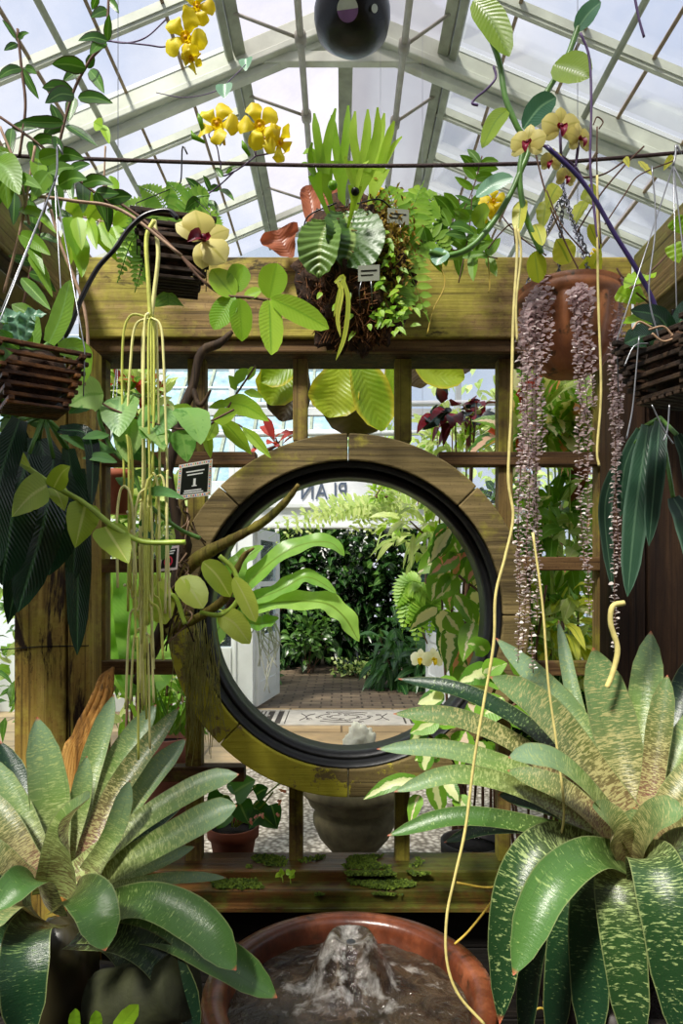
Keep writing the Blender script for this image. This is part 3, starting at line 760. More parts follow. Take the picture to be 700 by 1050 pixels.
U, G, D, K = 'bro_up', 'bro_green', 'bro_dark', 'bro_pink'
bromeliad('large grey green bromeliad with speckled leaves left of the fountain bowl', (60, 912), 1.22, [
    ([(50, 905, 1.25), (52, 830, 1.30), (38, 735, 1.34)], 44, U, .75),
    ([(66, 900, 1.30), (92, 790, 1.42), (117, 712, 1.48)], 27, U, .7),
    ([(75, 905, 1.28), (122, 808, 1.36), (184, 725, 1.44)], 28, K, .6),
    ([(82, 890, 1.32), (118, 790, 1.44), (160, 722, 1.52)], 33, U, .7),
    ([(85, 905, 1.30), (140, 815, 1.38), (191, 757, 1.44)], 30, U, .7),
    ([(96, 900, 1.32), (160, 840, 1.42), (205, 800, 1.48)], 26, D, .6),
    ([(70, 908, 1.22), (140, 848, 1.25), (205, 808, 1.27), (245, 794, 1.28)], 36, U, .45),
    ([(86, 908, 1.22), (160, 868, 1.22), (215, 838, 1.22), (243, 826, 1.22)], 38, U, .6),
    ([(100, 908, 1.26), (150, 890, 1.30), (200, 868, 1.33)], 20, U, .5),
    ([(100, 914, 1.24), (165, 903, 1.28), (232, 900, 1.30)], 19, U, .3),
    ([(108, 905, 1.30), (140, 880, 1.36), (176, 850, 1.40)], 22, D, .6),
    ([(68, 925, 1.14), (82, 915, 1.05), (98, 932, 1.00), (108, 975, .98)], 50, G, .75),
    ([(95, 940, 1.16), (150, 925, 1.10), (205, 950, 1.06), (242, 995, 1.04)], 48, G, .65),
    ([(90, 950, 1.16), (165, 955, 1.12), (230, 985, 1.10), (284, 1023, 1.09)], 44, G, .65),
    ([(48, 945, 1.14), (30, 955, 1.05), (24, 1000, 1.00), (25, 1075, .99)], 52, D, .7),
    ([(78, 960, 1.16), (135, 968, 1.10), (175, 1000, 1.08), (204, 1062, 1.06)], 40, D, .6),
    ([(92, 950, 1.22), (130, 985, 1.24), (150, 1040, 1.26)], 34, D, .5),
    ([(30, 950, 1.14), (-10, 960, 1.05), (-30, 1020, 1.0)], 48, D, .6),
    ([(46, 905, 1.22), (20, 845, 1.26), (-14, 775, 1.30)], 40, U, .65),
    ([(36, 905, 1.20), (5, 850, 1.22), (-40, 800, 1.25)], 38, K, .6),
    ([(30, 912, 1.18), (-5, 880, 1.16), (-60, 850, 1.16)], 36, K, .55),
    ([(32, 925, 1.16), (-5, 915, 1.10), (-60, 915, 1.06)], 40, D, .55),
    ([(40, 900, 1.26), (25, 830, 1.36), (0, 760, 1.42)], 34, D, .6),
    ([(58, 918, 1.16), (64, 870, 1.12), (74, 838, 1.09), (92, 818, 1.05)], 50, U, .55),
    ([(92, 895, 1.20), (118, 850, 1.22), (133, 800, 1.23)], 24, U, .8),
    ([(62, 890, 1.28), (80, 830, 1.32), (89, 775, 1.34)], 24, U, .8),
    ([(30, 935, 1.14), (5, 925, 1.05), (-25, 960, .98)], 46, K, .6),
    ([(52, 935, 1.12), (40, 905, 1.03), (22, 905, .97), (-6, 935, .93)], 42, G, .6),
], .15)
bromeliad('largest bromeliad with long pink tinged leaves drooping right of the fountain bowl', (645, 868), 1.22, [
    ([(655, 850, 1.25), (632, 755, 1.32), (608, 664, 1.36)], 52, K, .75),
    ([(660, 845, 1.27), (660, 745, 1.36), (667, 647, 1.42)], 40, U, .75),
    ([(664, 840, 1.24), (674, 760, 1.27), (684, 692, 1.29)], 29, K, .75),
    ([(672, 830, 1.30), (690, 750, 1.40), (722, 660, 1.46)], 40, D, .6),
    ([(668, 850, 1.24), (690, 785, 1.28), (730, 715, 1.32)], 38, U, .6),
    ([(672, 858, 1.20), (705, 805, 1.20), (765, 765, 1.20)], 42, K, .55),
    ([(674, 868, 1.18), (712, 840, 1.14), (770, 820, 1.12)], 46, K, .5),
    ([(645, 850, 1.24), (592, 770, 1.28), (548, 722, 1.30), (502, 694, 1.31)], 44, K, .55),
    ([(640, 840, 1.30), (590, 740, 1.40), (508, 654, 1.48)], 32, U, .65),
    ([(630, 820, 1.32), (592, 730, 1.42), (572, 636, 1.50)], 18, U, .6),
    ([(636, 850, 1.28), (560, 760, 1.38), (480, 712, 1.42), (408, 696, 1.46)], 24, D, .45),
    ([(630, 855, 1.26), (545, 775, 1.34), (470, 738, 1.36), (403, 732, 1.36)], 28, K, .5),
    ([(630, 862, 1.24), (545, 798, 1.30), (460, 770, 1.32), (386, 768, 1.32)], 26, U, .55),
    ([(625, 865, 1.22), (545, 815, 1.24), (470, 795, 1.24), (404, 812, 1.22)], 25, U, .6),
    ([(628, 872, 1.22), (560, 850, 1.22), (470, 838, 1.22), (397, 857, 1.22)], 25, G, .55),
    ([(630, 872, 1.26), (560, 852, 1.30), (500, 850, 1.32), (455, 864, 1.32)], 18, D, .5),
    ([(640, 862, 1.18), (600, 808, 1.13), (562, 780, 1.10), (521, 777, 1.07)], 42, U, .5),
    ([(636, 866, 1.20), (580, 815, 1.20), (520, 790, 1.22)], 34, K, .5),
    ([(632, 870, 1.22), (570, 830, 1.24), (510, 815, 1.26)], 30, D, .5),
    ([(640, 885, 1.16), (604, 878, 1.06), (560, 915, 1.00), (526, 1000, .97)], 48, G, .75),
    ([(630, 888, 1.20), (565, 862, 1.16), (525, 920, 1.12), (512, 1050, 1.10)], 46, 'bro_deep', .6),
    ([(655, 895, 1.14), (668, 880, 1.04), (684, 940, .98), (700, 1080, .96)], 58, 'bro_deep', .7),
    ([(645, 895, 1.16), (630, 905, 1.08), (640, 980, 1.04), (652, 1090, 1.03)], 48, 'bro_deep', .7),
    ([(635, 892, 1.18), (608, 905, 1.12), (604, 980, 1.09), (606, 1090, 1.08)], 46, D, .7),
    ([(628, 892, 1.20), (588, 910, 1.16), (574, 990, 1.14), (566, 1090, 1.13)], 34, D, .6),
    ([(622, 890, 1.22), (570, 900, 1.20), (545, 980, 1.19), (536, 1090, 1.18)], 28, D, .6),
    ([(668, 890, 1.14), (700, 868, 1.04), (730, 930, 1.0), (740, 1050, .98)], 54, D, .6),
    ([(672, 882, 1.16), (705, 850, 1.10), (760, 858, 1.06)], 50, K, .5),
    ([(650, 896, 1.18), (656, 864, 1.13), (676, 838, 1.08), (704, 832, 1.05)], 46, K, .6),
    ([(642, 896, 1.18), (636, 866, 1.14), (626, 842, 1.12), (606, 826, 1.10)], 40, K, .6),
    ([(648, 900, 1.19), (648, 866, 1.17), (650, 828, 1.17)], 40, K, .7),
], .16)

# ------------------------------------------------------------------ fountain bowl
t = NT('glazed_terracotta'); nz = t.noise(7, t.coord((1, 1, .5)), 7, .7); n2 = t.noise(30, None, 4)
col = t.ramp(nz, [(.3, (36, 17, 10)), (.5, (94, 47, 27)), (.7, (150, 88, 58))])
M['glaze'] = t.done(t.pri(t.mix(t.bw(n2, .6, .75), col, lin((38, 30, 16))), .28, t.bump(nz, .25, .01), spec=.6))
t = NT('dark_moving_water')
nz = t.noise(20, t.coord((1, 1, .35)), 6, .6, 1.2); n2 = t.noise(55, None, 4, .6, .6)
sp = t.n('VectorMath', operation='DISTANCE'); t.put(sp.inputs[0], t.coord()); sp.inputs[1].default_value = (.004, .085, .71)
foam_glint = t.ma('SUBTRACT', t.noise(22, t.coord((1, 1, 1)), 4, .6, .4), t.ma('MULTIPLY', sp.outputs['Value'], 1.1))  # pale foam near the dome, also painting its silvery sky highlights
col = t.mix(t.ma('MULTIPLY', t.bw(foam_glint, .38, .62), .6), t.ramp(nz, [(.35, (26, 20, 14)), (.7, (74, 60, 44))]), lin((196, 194, 190)))
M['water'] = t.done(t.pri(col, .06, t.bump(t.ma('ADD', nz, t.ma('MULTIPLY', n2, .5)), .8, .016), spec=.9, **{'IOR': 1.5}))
bc = V((W(8, 1.3), 1.30, 0)); zr_ = .69
fb = thing('fountain_bowl', 'round glazed terracotta fountain bowl brimming with bubbling dark water', 'fountain', bc)
MB().lathe([(.10, .0), (.17, .0), (.17, .04), (.12, .10), (.14, .24), (.22, .36), (.268, .50), (.283, .60), (.284, .655), (.276, .672), (.280, .682), (.286, .690), (.282, .699), (.266, .702), (.248, .700), (.240, .692), (.236, .675), (.236, .62), (.20, .5), (.0, .46)], bc, 72).build('basin', M['glaze'], fb)
b = MB(); nr, na = 56, 96; dc = V((bc.x + .004, 1.385))
for i in range(nr + 1):
    r = .2355 * i / nr
    for j in range(na):
        a = 2 * PI * j / na
        x, y = bc.x + r * math.cos(a), bc.y + r * math.sin(a)
        q = math.hypot(x - dc.x, y - dc.y)
        z = .655 + .0035 * math.sin(q * 190) * math.exp(-q * 9) + .0045 * noise.noise(V((x * 24, y * 24, 3)))
        z += .100 / (1 + (q / .068) ** 6)                     # the swelling dome of water
        z -= .026 * math.exp(-(q / .026) ** 2)                 # funnel at its top
        b.vert((x, y, z))
for i in range(nr):
    for j in range(na):
        p_, q_ = i * na + j, i * na + (j + 1) % na
        b.face(p_, q_, q_ + na, p_ + na)
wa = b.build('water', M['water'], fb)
M['steel'] = plain('steel_nozzle', (90, 90, 92), .3, .9, .2)
MB().lathe([(.0, .734), (.009, .736), (.013, .734), (.014, .71), (.010, .55)], (dc.x, dc.y, 0), 20).build('nozzle', M['steel'], fb)

# ------------------------------------------------------------------ hanging things
rope = tag(MB().tube([P(-60, 157, 1.5), P(150, 165, 1.5), P(350, 170, 1.5), P(530, 168, 1.5), P(620, 163, 1.5), P(770, 150, 1.5)], .0042, 8, 60).build('hanging_rope', M['ropem']), 'dark twisted rope stretched across in front of the timber header', 'rope')

lamp = thing('pendant_lamp', 'round black pendant lamp hanging beneath the glass ridge', 'lamp', P(361, 14, 2.5))
c = P(361, 12, 2.5); rr = W(39, 2.5)
MB().lathe([(.0, .10), (rr * .5, .13), (rr * .9, .06), (rr, 0), (rr * 1.0, -.03), (rr * .93, -.075), (rr * .6, -.115), (rr * .25, -.128), (0, -.13)], c, 40).build('lamp_shade', M['ironblack'], lamp)
M['label'] = plain('pale_label', (172, 178, 160), .5, 0, .15, 20); M['labelp'] = plain('violet_label', (112, 78, 120), .5, 0, .2, 20)
lb = MB(); k = c + V((-rr * .12, -rr * .80, -.085)); nrm = (k - c).normalized(); nrm = V((-.1, -.62, -.78)).normalized(); s1 = nrm.cross(V((0, 0, 1))).normalized(); s2 = s1.cross(nrm)
b = MB()
def disc(mb, k, s1, s2, nrm, r, a0=0, a1=2 * PI, n=20):
    i0 = mb.vert(k + nrm * .016)
    ids = [mb.vert(k + (s1 * math.cos(a0 + (a1 - a0) * j / n) + s2 * math.sin(a0 + (a1 - a0) * j / n)) * r + nrm * .0145) for j in range(n + 1)]
    for x, y in zip(ids, ids[1:]): mb.face(i0, x, y)
b = MB(); disc(b, k, s1, s2, nrm, .038, 0, PI); lo = b.build('round_label', M['label'], lamp)
b = MB(); disc(b, k, s1, s2, nrm, .038, PI, 2 * PI); b.build('label_half', M['labelp'], lo)
k = c + V((rr * .5, -rr * .72, -.077)); nrm = (k - c).normalized(); s1 = nrm.cross(V((0, 0, 1))).normalized(); s2 = s1.cross(nrm)
b = MB(); disc(b, k, s1, s2, nrm, .013); b.build('small_label', M['label'], lamp)
MB().tube([c + V((0, 0, .1)), V((c.x, c.y, ZR - .22))], .008, 8).build('cord', M['ironblack'], lamp)

def slat_basket(name, label, cen, d, w, h, mat, rot, wires, top):
    """stack of crossed slats narrowing to the bottom, on wires"""
    c = P(cen[0], cen[1], d); o = thing(name, label, 'basket', c)
    b = MB(); n = 6; hw = W(w, d) / 2; hh = W(h, d); s = hh / n
    cr, sr = math.cos(rot), math.sin(rot)
    def rt(x, y, z): return V((c.x + x * cr - y * sr, c.y + x * sr + y * cr, c.z + z))
    for i in range(n):
        q = hw * (.66 + .34 * (i / (n - 1)) ** .7)
        z = -hh / 2 + s * (i + .5)
        for g in range(2):
            zz = z + (s * .28 if g else -s * .22)
            for sgn in (-1, 1):
                a, e = ((-q * 1.08, sgn * q * .86), (q * 1.08, sgn * q * .86)) if g else ((sgn * q * .86, -q * 1.08), (sgn * q * .86, q * 1.08))
                b.bar(rt(a[0], a[1], zz), rt(e[0], e[1], zz), s * .62, s * .46)
    for k in range(-3, 4):
        b.bar(rt(-hw * .66, k * hw * .19, -hh / 2 - s * .1), rt(hw * .66, k * hw * .19, -hh / 2 - s * .1), hw * .13, s * .35)
    b.build('slat_frame', mat, o, False, .0015)
    MB().blob(c + V((0, 0, hh * .1)), (hw * .78, hw * .78, hh * .48), 16, 10, .12, 4).build('moss_lining', M['roots'], o)
    hk = P(top[0], top[1], d)
    for sx, sy in ((-1, -1), (1, -1), (1, 1), (-1, 1)):
        MB().tube([rt(sx * hw * .9, sy * hw * .9, -hh * .3), rt(sx * hw * .92, sy * hw * .92, hh * .55), hk], .0011, 5).build('hanging_wire', wires, o)
    MB().tube([hk, hk + V((.004, 0, .02)), P(top[0] + 3, 158, d) + V((.0, .0, .015)), P(top[0] + 8, 158, d)], .0018, 6, 10).build('hook', wires, o)
    return o, c
slat_basket('slatted_basket', 'brown slatted wooden basket with strap leaved orchids beside the stained yellow post', (34, 392), 1.08, 88, 56, M['slat'], .62, M['wire'], (56, 186))
slat_basket('slatted_basket', 'black slatted basket hanging before the header with fern fronds above it', (178, 264), 1.42, 76, 58, M['slatdark'], .25, M['ironblack'], (184, 190))
slat_basket('slatted_basket', 'dark slatted basket with orchid roots beside the dark timber post', (700, 376), 1.08, 96, 66, M['slatdark'], .4, M['wire'], (690, 170))

# ribbed terracotta hanging pot on chains
pc = P(583, 342, 1.42); hp = thing('hanging_pot', 'ribbed terracotta bowl hanging on three chains with trailing silver strands', 'plant pot', pc)
r = W(52, 1.42); h = W(84, 1.42)
def wob(a, z): return .035 * math.cos(a * 16) * (1 if z < h * .30 else 0)
prof = [(0, -h * .5), (r * .42, -h * .5), (r * .62, -h * .42), (r * .82, -h * .22), (r * .92, h * .05), (r * .955, h * .29), (r * .965, h * .31), (r * 1.0, h * .33), (r * 1.03, h * .38), (r * 1.0, h * .43), (r * .98, h * .46), (r * 1.02, h * .5), (r * .95, h * .52), (r * .88, h * .48), (r * .86, h * .3), (0, h * .28)]
t = NT('mossy_terracotta'); nz = t.noise(6, None, 7, .7); n2 = t.noise(40)
M['terraold'] = t.done(t.pri(t.mix(t.bw(n2, .58, .7), t.ramp(nz, [(.3, (70, 40, 18)), (.5, (136, 80, 42)), (.7, (180, 116, 68))]), lin((60, 46, 22))), .55, t.bump(nz, .3, .01)))
MB().lathe(prof, pc, 108, wob).build('bowl', M['terraold'], hp)
MB().lathe([(0, h * .42), (r * .9, h * .40)], pc, 30).build('soil', M['soil'], hp)
hk = P(577, 196, 1.42)
def chain(p, q, name, parent, mat, link=.012):
    b = MB(); n = max(4, int((q - p).length / (link * .8))); t = (q - p).normalized(); s = t.orthogonal().normalized(); u = t.cross(s)
    for i in range(n):
        c_ = p.lerp(q, (i + .5) / n); a = s if i % 2 else u
        pts = [c_ + t * (math.cos(k / 8 * 2 * PI) * link * .62) + a * (math.sin(k / 8 * 2 * PI) * link * .34) for k in range(9)]
        b.tube(pts, .0014, 4, cap=False)
    b.build(name, mat, parent)
for a in (2.7, 4.75, .4, 1.5):
    chain(pc + V((r * .93 * math.cos(a), r * .93 * math.sin(a), h * .5)), hk, 'chain', hp, M['chain'])
chain(hk, P(577, 166, 1.47), 'chain', hp, M['chain'])

# trailing silver pink strands
ss = thing('trailing_succulent', 'silver pink trailing strands spilling from the ribbed terracotta bowl', 'plant', pc + V((0, 0, h * .4)))
strands = [(541, 318, 536, 668, 1.36), (546, 316, 545, 690, 1.36), (550, 312, 552, 640, 1.35), (537, 325, 531, 680, 1.37), (543, 320, 541, 560, 1.33), (556, 308, 556, 470, 1.32), (563, 306, 562, 372, 1.31),
           (540, 318, 530, 600, 1.38), (549, 314, 548, 600, 1.38), (592, 300, 598, 585, 1.30), (597, 300, 604, 632, 1.30), (586, 300, 600, 430, 1.29), (604, 300, 610, 420, 1.30), (628, 308, 634, 585, 1.36), (632, 310, 631, 672, 1.37), (625, 306, 630, 500, 1.35), (634, 316, 637, 520, 1.39)]
for k, (x0, y0, x1, y1, d) in enumerate(strands):
    top_ = pc + V(((x0 - 583) / 52 * r * .8, (-.3 - .4 * R.random()) * r, h * .48))
    pts = [top_, P(x0, y0, d)] + [P(x0 + (x1 - x0) * q + R.uniform(-2.5, 2.5), y0 + (y1 - y0) * q, d) for q in (.12, .35, .55, .78, 1)]
    path = catmull(pts, 90)
    b = MB(); b.tube(path, .0009, 4); b.build('stem', M['stembrown'], ss)
    b = MB(); ln = sum((q - p).length for p, q in zip(path, path[1:])); n = int(ln / .0062); a0 = R.uniform(0, 6)
    for i in range(n):
        q = i / n * (len(path) - 1); j = int(q); c_ = path[j].lerp(path[min(j + 1, len(path) - 1)], q - j)
        a = a0 + i * 2.4
        for sgn in (0, PI):
            if R.random() < .12: continue
            dr = V((math.cos(a + sgn), math.sin(a + sgn), R.uniform(-.35, .45))).normalized()
            L_ = R.uniform(.011, .017) * (1 - .35 * i / n)
            b.leaf(c_ + dr * .001, c_ + dr * L_, L_ * .82, ELL, V((0, 0, 1)) + rv(.5), sag=.05, n=4, nw=1, cup=.3)
    b.build('strand_leaves', L['silver'], ss)

# ------------------------------------------------------------------ staghorn fern mount
sc_ = P(365, 275, 1.84); st = thing('staghorn_fern', 'staghorn fern with upright forked fronds on a mossy mount fixed to the header', 'plant', sc_)
b = MB(); b.blob(sc_ + V((0, 0, -.02)), (W(55, 1.84), .105, W(70, 1.84)), 64, 48, .34, 4.2, 3.); b.build('root_mount', M['roots'], st)
b = MB()
for _ in range(1100):
    a, e = R.uniform(PI, 2 * PI), R.uniform(-1.3, 1.2)
    p = sc_ + V((W(52, 1.84) * math.cos(a) * math.cos(e), .10 * math.sin(a) * math.cos(e), W(68, 1.84) * math.sin(e) - .02))
    b.tube([p, p + rv(.018) + V((0, -.006, -.004)), p + rv(.03) + V((0, -.008, -.02))], .0012, 3, cap=False)
b.build('root_hair', M['roothair'], st)
M['mossbrown'] = plain('golden_moss', (118, 92, 28), .95, 0, .6, 50, 1.)
b = MB()
for _ in range(1500):
    q = R.random(); p = P(R.gauss(396, 12), R.gauss(252, 22), 1.755 + R.uniform(-.02, .04)); b.leaf(p, p + rv(.016) + V((0, -.006, 0)), .007, LAN, n=2, nw=1)
L['goldmoss'] = leafmat('golden_moss_tuft', (84, 58, 16), (160, 136, 44), None, .2, .9)
b.build('moss_cushion', L['goldmoss'], st)
def frond(mb, path, ws, d, nh=V((0, -1, .25))):
    mb.ribbon([P(x, y, dd) for x, y, dd in path], W(1.1, d), [(i / (len(ws) - 1), w_) for i, w_ in enumerate(ws)], nh, n=14, nw=2, fold=.1, rnd=fr_)
D_ = 1.74
fr_ = .5
for grp in (
    [([(350, 244, 1.80), (338, 205, 1.75), (330, 175, 1.72)], [3, 5, 20]), ([(330, 176, 1.72), (320, 155, 1.70), (311, 158, 1.67)], [8, 7, 6, 2]), ([(331, 178, 1.72), (325, 140, 1.69), (322, 116, 1.68)], [9, 8, 7, 2]), ([(332, 178, 1.72), (337, 140, 1.69), (344, 111, 1.67)], [11, 9, 7, 2])],
    [([(352, 244, 1.82), (350, 195, 1.79), (350, 165, 1.77)], [3, 8, 24]), ([(347, 168, 1.77), (342, 135, 1.75), (340, 118, 1.74)], [8, 8, 7, 2]), ([(351, 168, 1.77), (355, 138, 1.75), (357, 108, 1.74)], [8, 8, 7, 2])],
    [([(357, 244, 1.78), (366, 205, 1.74), (371, 172, 1.71)], [3, 6, 26]), ([(368, 174, 1.71), (362, 140, 1.69), (364, 114, 1.68)], [8, 8, 7, 2]), ([(372, 174, 1.71), (376, 138, 1.69), (377, 112, 1.68)], [9, 9, 7, 2]), ([(376, 176, 1.71), (386, 140, 1.68), (387, 110, 1.66)], [8, 9, 7, 2])],
    [([(361, 244, 1.80), (380, 205, 1.78), (388, 172, 1.77)], [3, 6, 22]), ([(387, 174, 1.77), (390, 140, 1.76), (394, 116, 1.75)], [8, 8, 7, 2]), ([(389, 174, 1.77), (398, 142, 1.74), (404, 124, 1.72)], [8, 8, 7, 2]), ([(390, 176, 1.77), (402, 152, 1.75), (412, 140, 1.73)], [6, 6, 5, 2])],
    [([(347, 242, 1.76), (330, 205, 1.70), (322, 178, 1.66)], [2, 5, 13]), ([(323, 180, 1.66), (314, 168, 1.64), (308, 170, 1.62)], [5, 5, 4, 2]), ([(322, 180, 1.66), (318, 160, 1.64), (320, 146, 1.62)], [5, 5, 4, 2])],
    [([(355, 240, 1.74), (362, 210, 1.68), (364, 190, 1.65)], [2, 5, 13]), ([(363, 192, 1.65), (356, 172, 1.63), (354, 160, 1.62)], [5, 5, 4, 2]), ([(365, 192, 1.65), (371, 172, 1.63), (378, 165, 1.61)], [5, 5, 4, 2])],
):
    b = MB(); fr_ = R.random()
    for path, ws in grp: frond(b, path, ws, D_)
    b.build('antler_frond', L['stag'], st)
MB().ribbon([P(335, 226, 1.72), P(328, 252, 1.69), P(327, 285, 1.70)], W(44, 1.7), ELL, V((-.15, -1, .1)), n=40, nw=6, cup=.25, ribs=.025, rf=9).build('shield_frond', L['shield'], st)
MB().ribbon([P(352, 218, 1.76), P(362, 245, 1.71), P(352, 275, 1.72)], W(62, 1.7), ELL, V((.2, -1, .15)), n=40, nw=6, cup=.25, ribs=.02, rf=10).build('shield_frond', L['shield'], st)
MB().blob(P(364, 196, 1.66), .011, 12, 8, .0).build('spore_cup', M['ironblack'], st)
MB().blob(P(341, 190, 1.68), .012, 12, 8, .0).build('young_bud', L['stag'], st)
MB().ribbon([P(322, 235, 1.88), P(318, 205, 1.90), P(314, 190, 1.90)], W(20, 1.9), STR, V((0, -1, 0)), n=12, nw=3, cup=.5, wave=.15).build('dry_frond', L['shielddry'], st)
MB().ribbon([P(345, 225, 1.90), P(338, 205, 1.92), P(330, 198, 1.92)], W(26, 1.9), OBO, V((0, -1, 0)), n=12, nw=3, cup=.3, wave=.2).build('dry_frond', L['shielddry'], st)
MB().ribbon([P(300, 264, 1.92), P(290, 250, 1.92), P(284, 236, 1.92)], W(42, 1.9), OBO, V((0, -1, 0)), n=14, nw=4, cup=.3, wave=.25, wf=2).build('dry_frond', L['shielddry'], st)
b = MB(); b.tube([P(310, 245, 1.75), P(316, 222, 1.74), P(345, 208, 1.73)], .0022, 5, 14); b.tube([P(366, 209, 1.73), P(390, 205, 1.74), P(408, 222, 1.76)], .0022, 5, 14); b.build('support_wire', M['ironblack'], st)
b = MB()
for _ in range(120):
    p = P(R.gauss(398, 10), R.uniform(240, 340), 1.76 + R.uniform(-.05, .03)); b.leaf(p, p + V((R.uniform(-1, 1), -.4, R.uniform(-1.2, .2))) * .03, .013, OVA, n=3, nw=1)
for x, y in ((346, 312), (362, 322), (356, 300), (330, 300), (390, 318), (378, 332)):
    p = P(x, y, 1.70); b.leaf(p, p + V((R.uniform(-.5, .5), -.2, -.6)) * .035, .014, OVA, n=4, nw=1)
b.build('creeping_leaves', L['bright'], st)
b = MB()
for pts in ([(345, 287), (350, 300), (346, 325), (349, 346)], [(352, 286), (357, 310), (353, 345), (344, 370)], [(343, 290), (352, 284), (347, 305), (342, 325)]):
    b.ribbon([P(x, y, 1.68) for x, y in pts], W(5, 1.7), STR, V((0, -1, 0)), n=14, nw=1)
b.build('yellow_blade', L['yellowg'], st)
def plant_tag(label, x, y, d, w_, h_, tilt):
    o = thing('plant_tag', label, 'tag', P(x, y, d), 'metal plant tags on the staghorn mount')
    c_ = P(x, y, d); a = V((W(w_, d) / 2, 0, tilt * W(w_, d) / 2)); u = V((0, -.25, 1)).normalized() * W(h_, d) / 2
    n_ = a.cross(u).normalized() * .0012
    b = MB()
    i = [b.vert(q) for q in (c_ - a - u - n_, c_ + a - u - n_, c_ + a + u - n_, c_ - a + u - n_, c_ - a - u + n_, c_ + a - u + n_, c_ + a + u + n_, c_ - a + u + n_)]
    for f in ((0, 1, 2, 3), (7, 6, 5, 4), (0, 4, 5, 1), (1, 5, 6, 2), (2, 6, 7, 3), (3, 7, 4, 0)): b.face(*[i[k] for k in f])
    b.build('tag_plate', M['tagmetal'], o, False)
    b = MB(); bw_ = 2
    b.box(tuple(c_ - a * .8 + u * .1 + n_ * 1.2 - V((0, .0006, .0018))), tuple(c_ + a * .8 + u * .1 + n_ * 1.2 + V((0, .0003, .0018)))) if False else None
    b.bar(c_ - a * .75 + u * .3 + n_ * 1.3, c_ + a * .75 + u * .3 + n_ * 1.3, .0006, .003, u.normalized()); b.bar(c_ - a * .75 - u * .25 + n_ * 1.3, c_ + a * .4 - u * .25 + n_ * 1.3, .0006, .0025, u.normalized())
    b.build('engraved_line', M['ironblack'], o, False)
    for s in (-1, .3):
        MB().tube([c_ - u + a * s * .7, c_ - u * 2.2 + a * s * .9, c_ - u * 3.2 + a * (s * .9 + .15) + V((0, .05, 0))], .0014, 5).build('wire_leg', M['wire'], o)
plant_tag('metal plant tag on wire legs low on the dark root mount', 378, 280, 1.68, 22, 15, .05)
plant_tag('metal plant tag on wire legs high on the golden moss', 408, 222, 1.74, 22, 14, -.1)

# ------------------------------------------------------------------ flowers
def allamanda(parent, x, y, d, size, face, sub=True):
    c_ = P(x, y, d); f = V(face).normalized(); s1 = f.orthogonal().normalized(); s2 = f.cross(s1); Rr = W(size, d) / 2; a0 = R.uniform(0, 6)
    b = MB()
    for k in range(5):
        a = a0 + k * 2 * PI / 5; dr = s1 * math.cos(a) + s2 * math.sin(a)
        b.ribbon([c_ + dr * Rr * .1 - f * Rr * .15, c_ + dr * Rr * .55 + f * Rr * .12, c_ + dr * Rr * R.uniform(.95, 1.15) - f * Rr * R.uniform(0, .25)], Rr * .84, OBO, f, n=10, nw=3, fold=.0, cup=-.2, wave=.28, wf=1.3, twist=R.uniform(.1, .6))
    o = b.build('flower', L['yellow'], parent)
    MB().tube([c_ + f * Rr * .03, c_ - f * Rr * .3, c_ - f * Rr * .9, c_ - f * Rr * 1.3], [Rr * .26, Rr * .24, Rr * .13, Rr * .06], 12, cap=False).build('flower_tube', L['yellow'], o)
    MB().blob(c_ - f * Rr * .02, (Rr * .10,) * 3, 10, 6, .1).build('throat', L['throat'], o)
def orchid(parent, x, y, d, size, face, roll=0, petal='cream', lip='maroonlip'):
    c_ = P(x, y, d); f = V(face).normalized(); s1 = f.cross(V((0, 0, 1))).normalized(); s2 = s1.cross(f); Rr = W(size, d) / 2
    b = MB()
    for a, wd, ln in ((90, .62, 1), (210, .6, .95), (330, .6, .95), (18, 1.05, 1), (162, 1.05, 1)):
        a = math.radians(a + roll); dr = s1 * math.cos(a) + s2 * math.sin(a)
        off = f * (.06 * Rr if wd > 1 else 0)
        b.ribbon([c_ + dr * Rr * .05 + off, c_ + dr * Rr * .55 + off + f * Rr * .1, c_ + dr * Rr * ln + off], Rr * wd, ELL, f, n=8, nw=3, fold=0, cup=-.12)
    o = b.build('flower', L[petal], parent)
    b = MB(); dn = s1 * math.cos(math.radians(270 + roll)) + s2 * math.sin(math.radians(270 + roll))
    b.ribbon([c_ + f * Rr * .1, c_ + f * Rr * .38 + dn * Rr * .2, c_ + f * Rr * .3 + dn * Rr * .55], Rr * .42, OVA, f, n=6, nw=2, cup=.6)
    for s in (-1, 1): b.ribbon([c_ + f * Rr * .1, c_ + f * Rr * .25 + s1 * s * Rr * .16, c_ + f * Rr * .36 + s1 * s * Rr * .2 + s2 * Rr * .1], Rr * .22, ELL, f, n=4, nw=1)
    b.blob(c_ + f * Rr * .14 + dn * -Rr * .05, Rr * .13, 8, 6, 0)
    b.build('lip', L[lip], o)
    return o

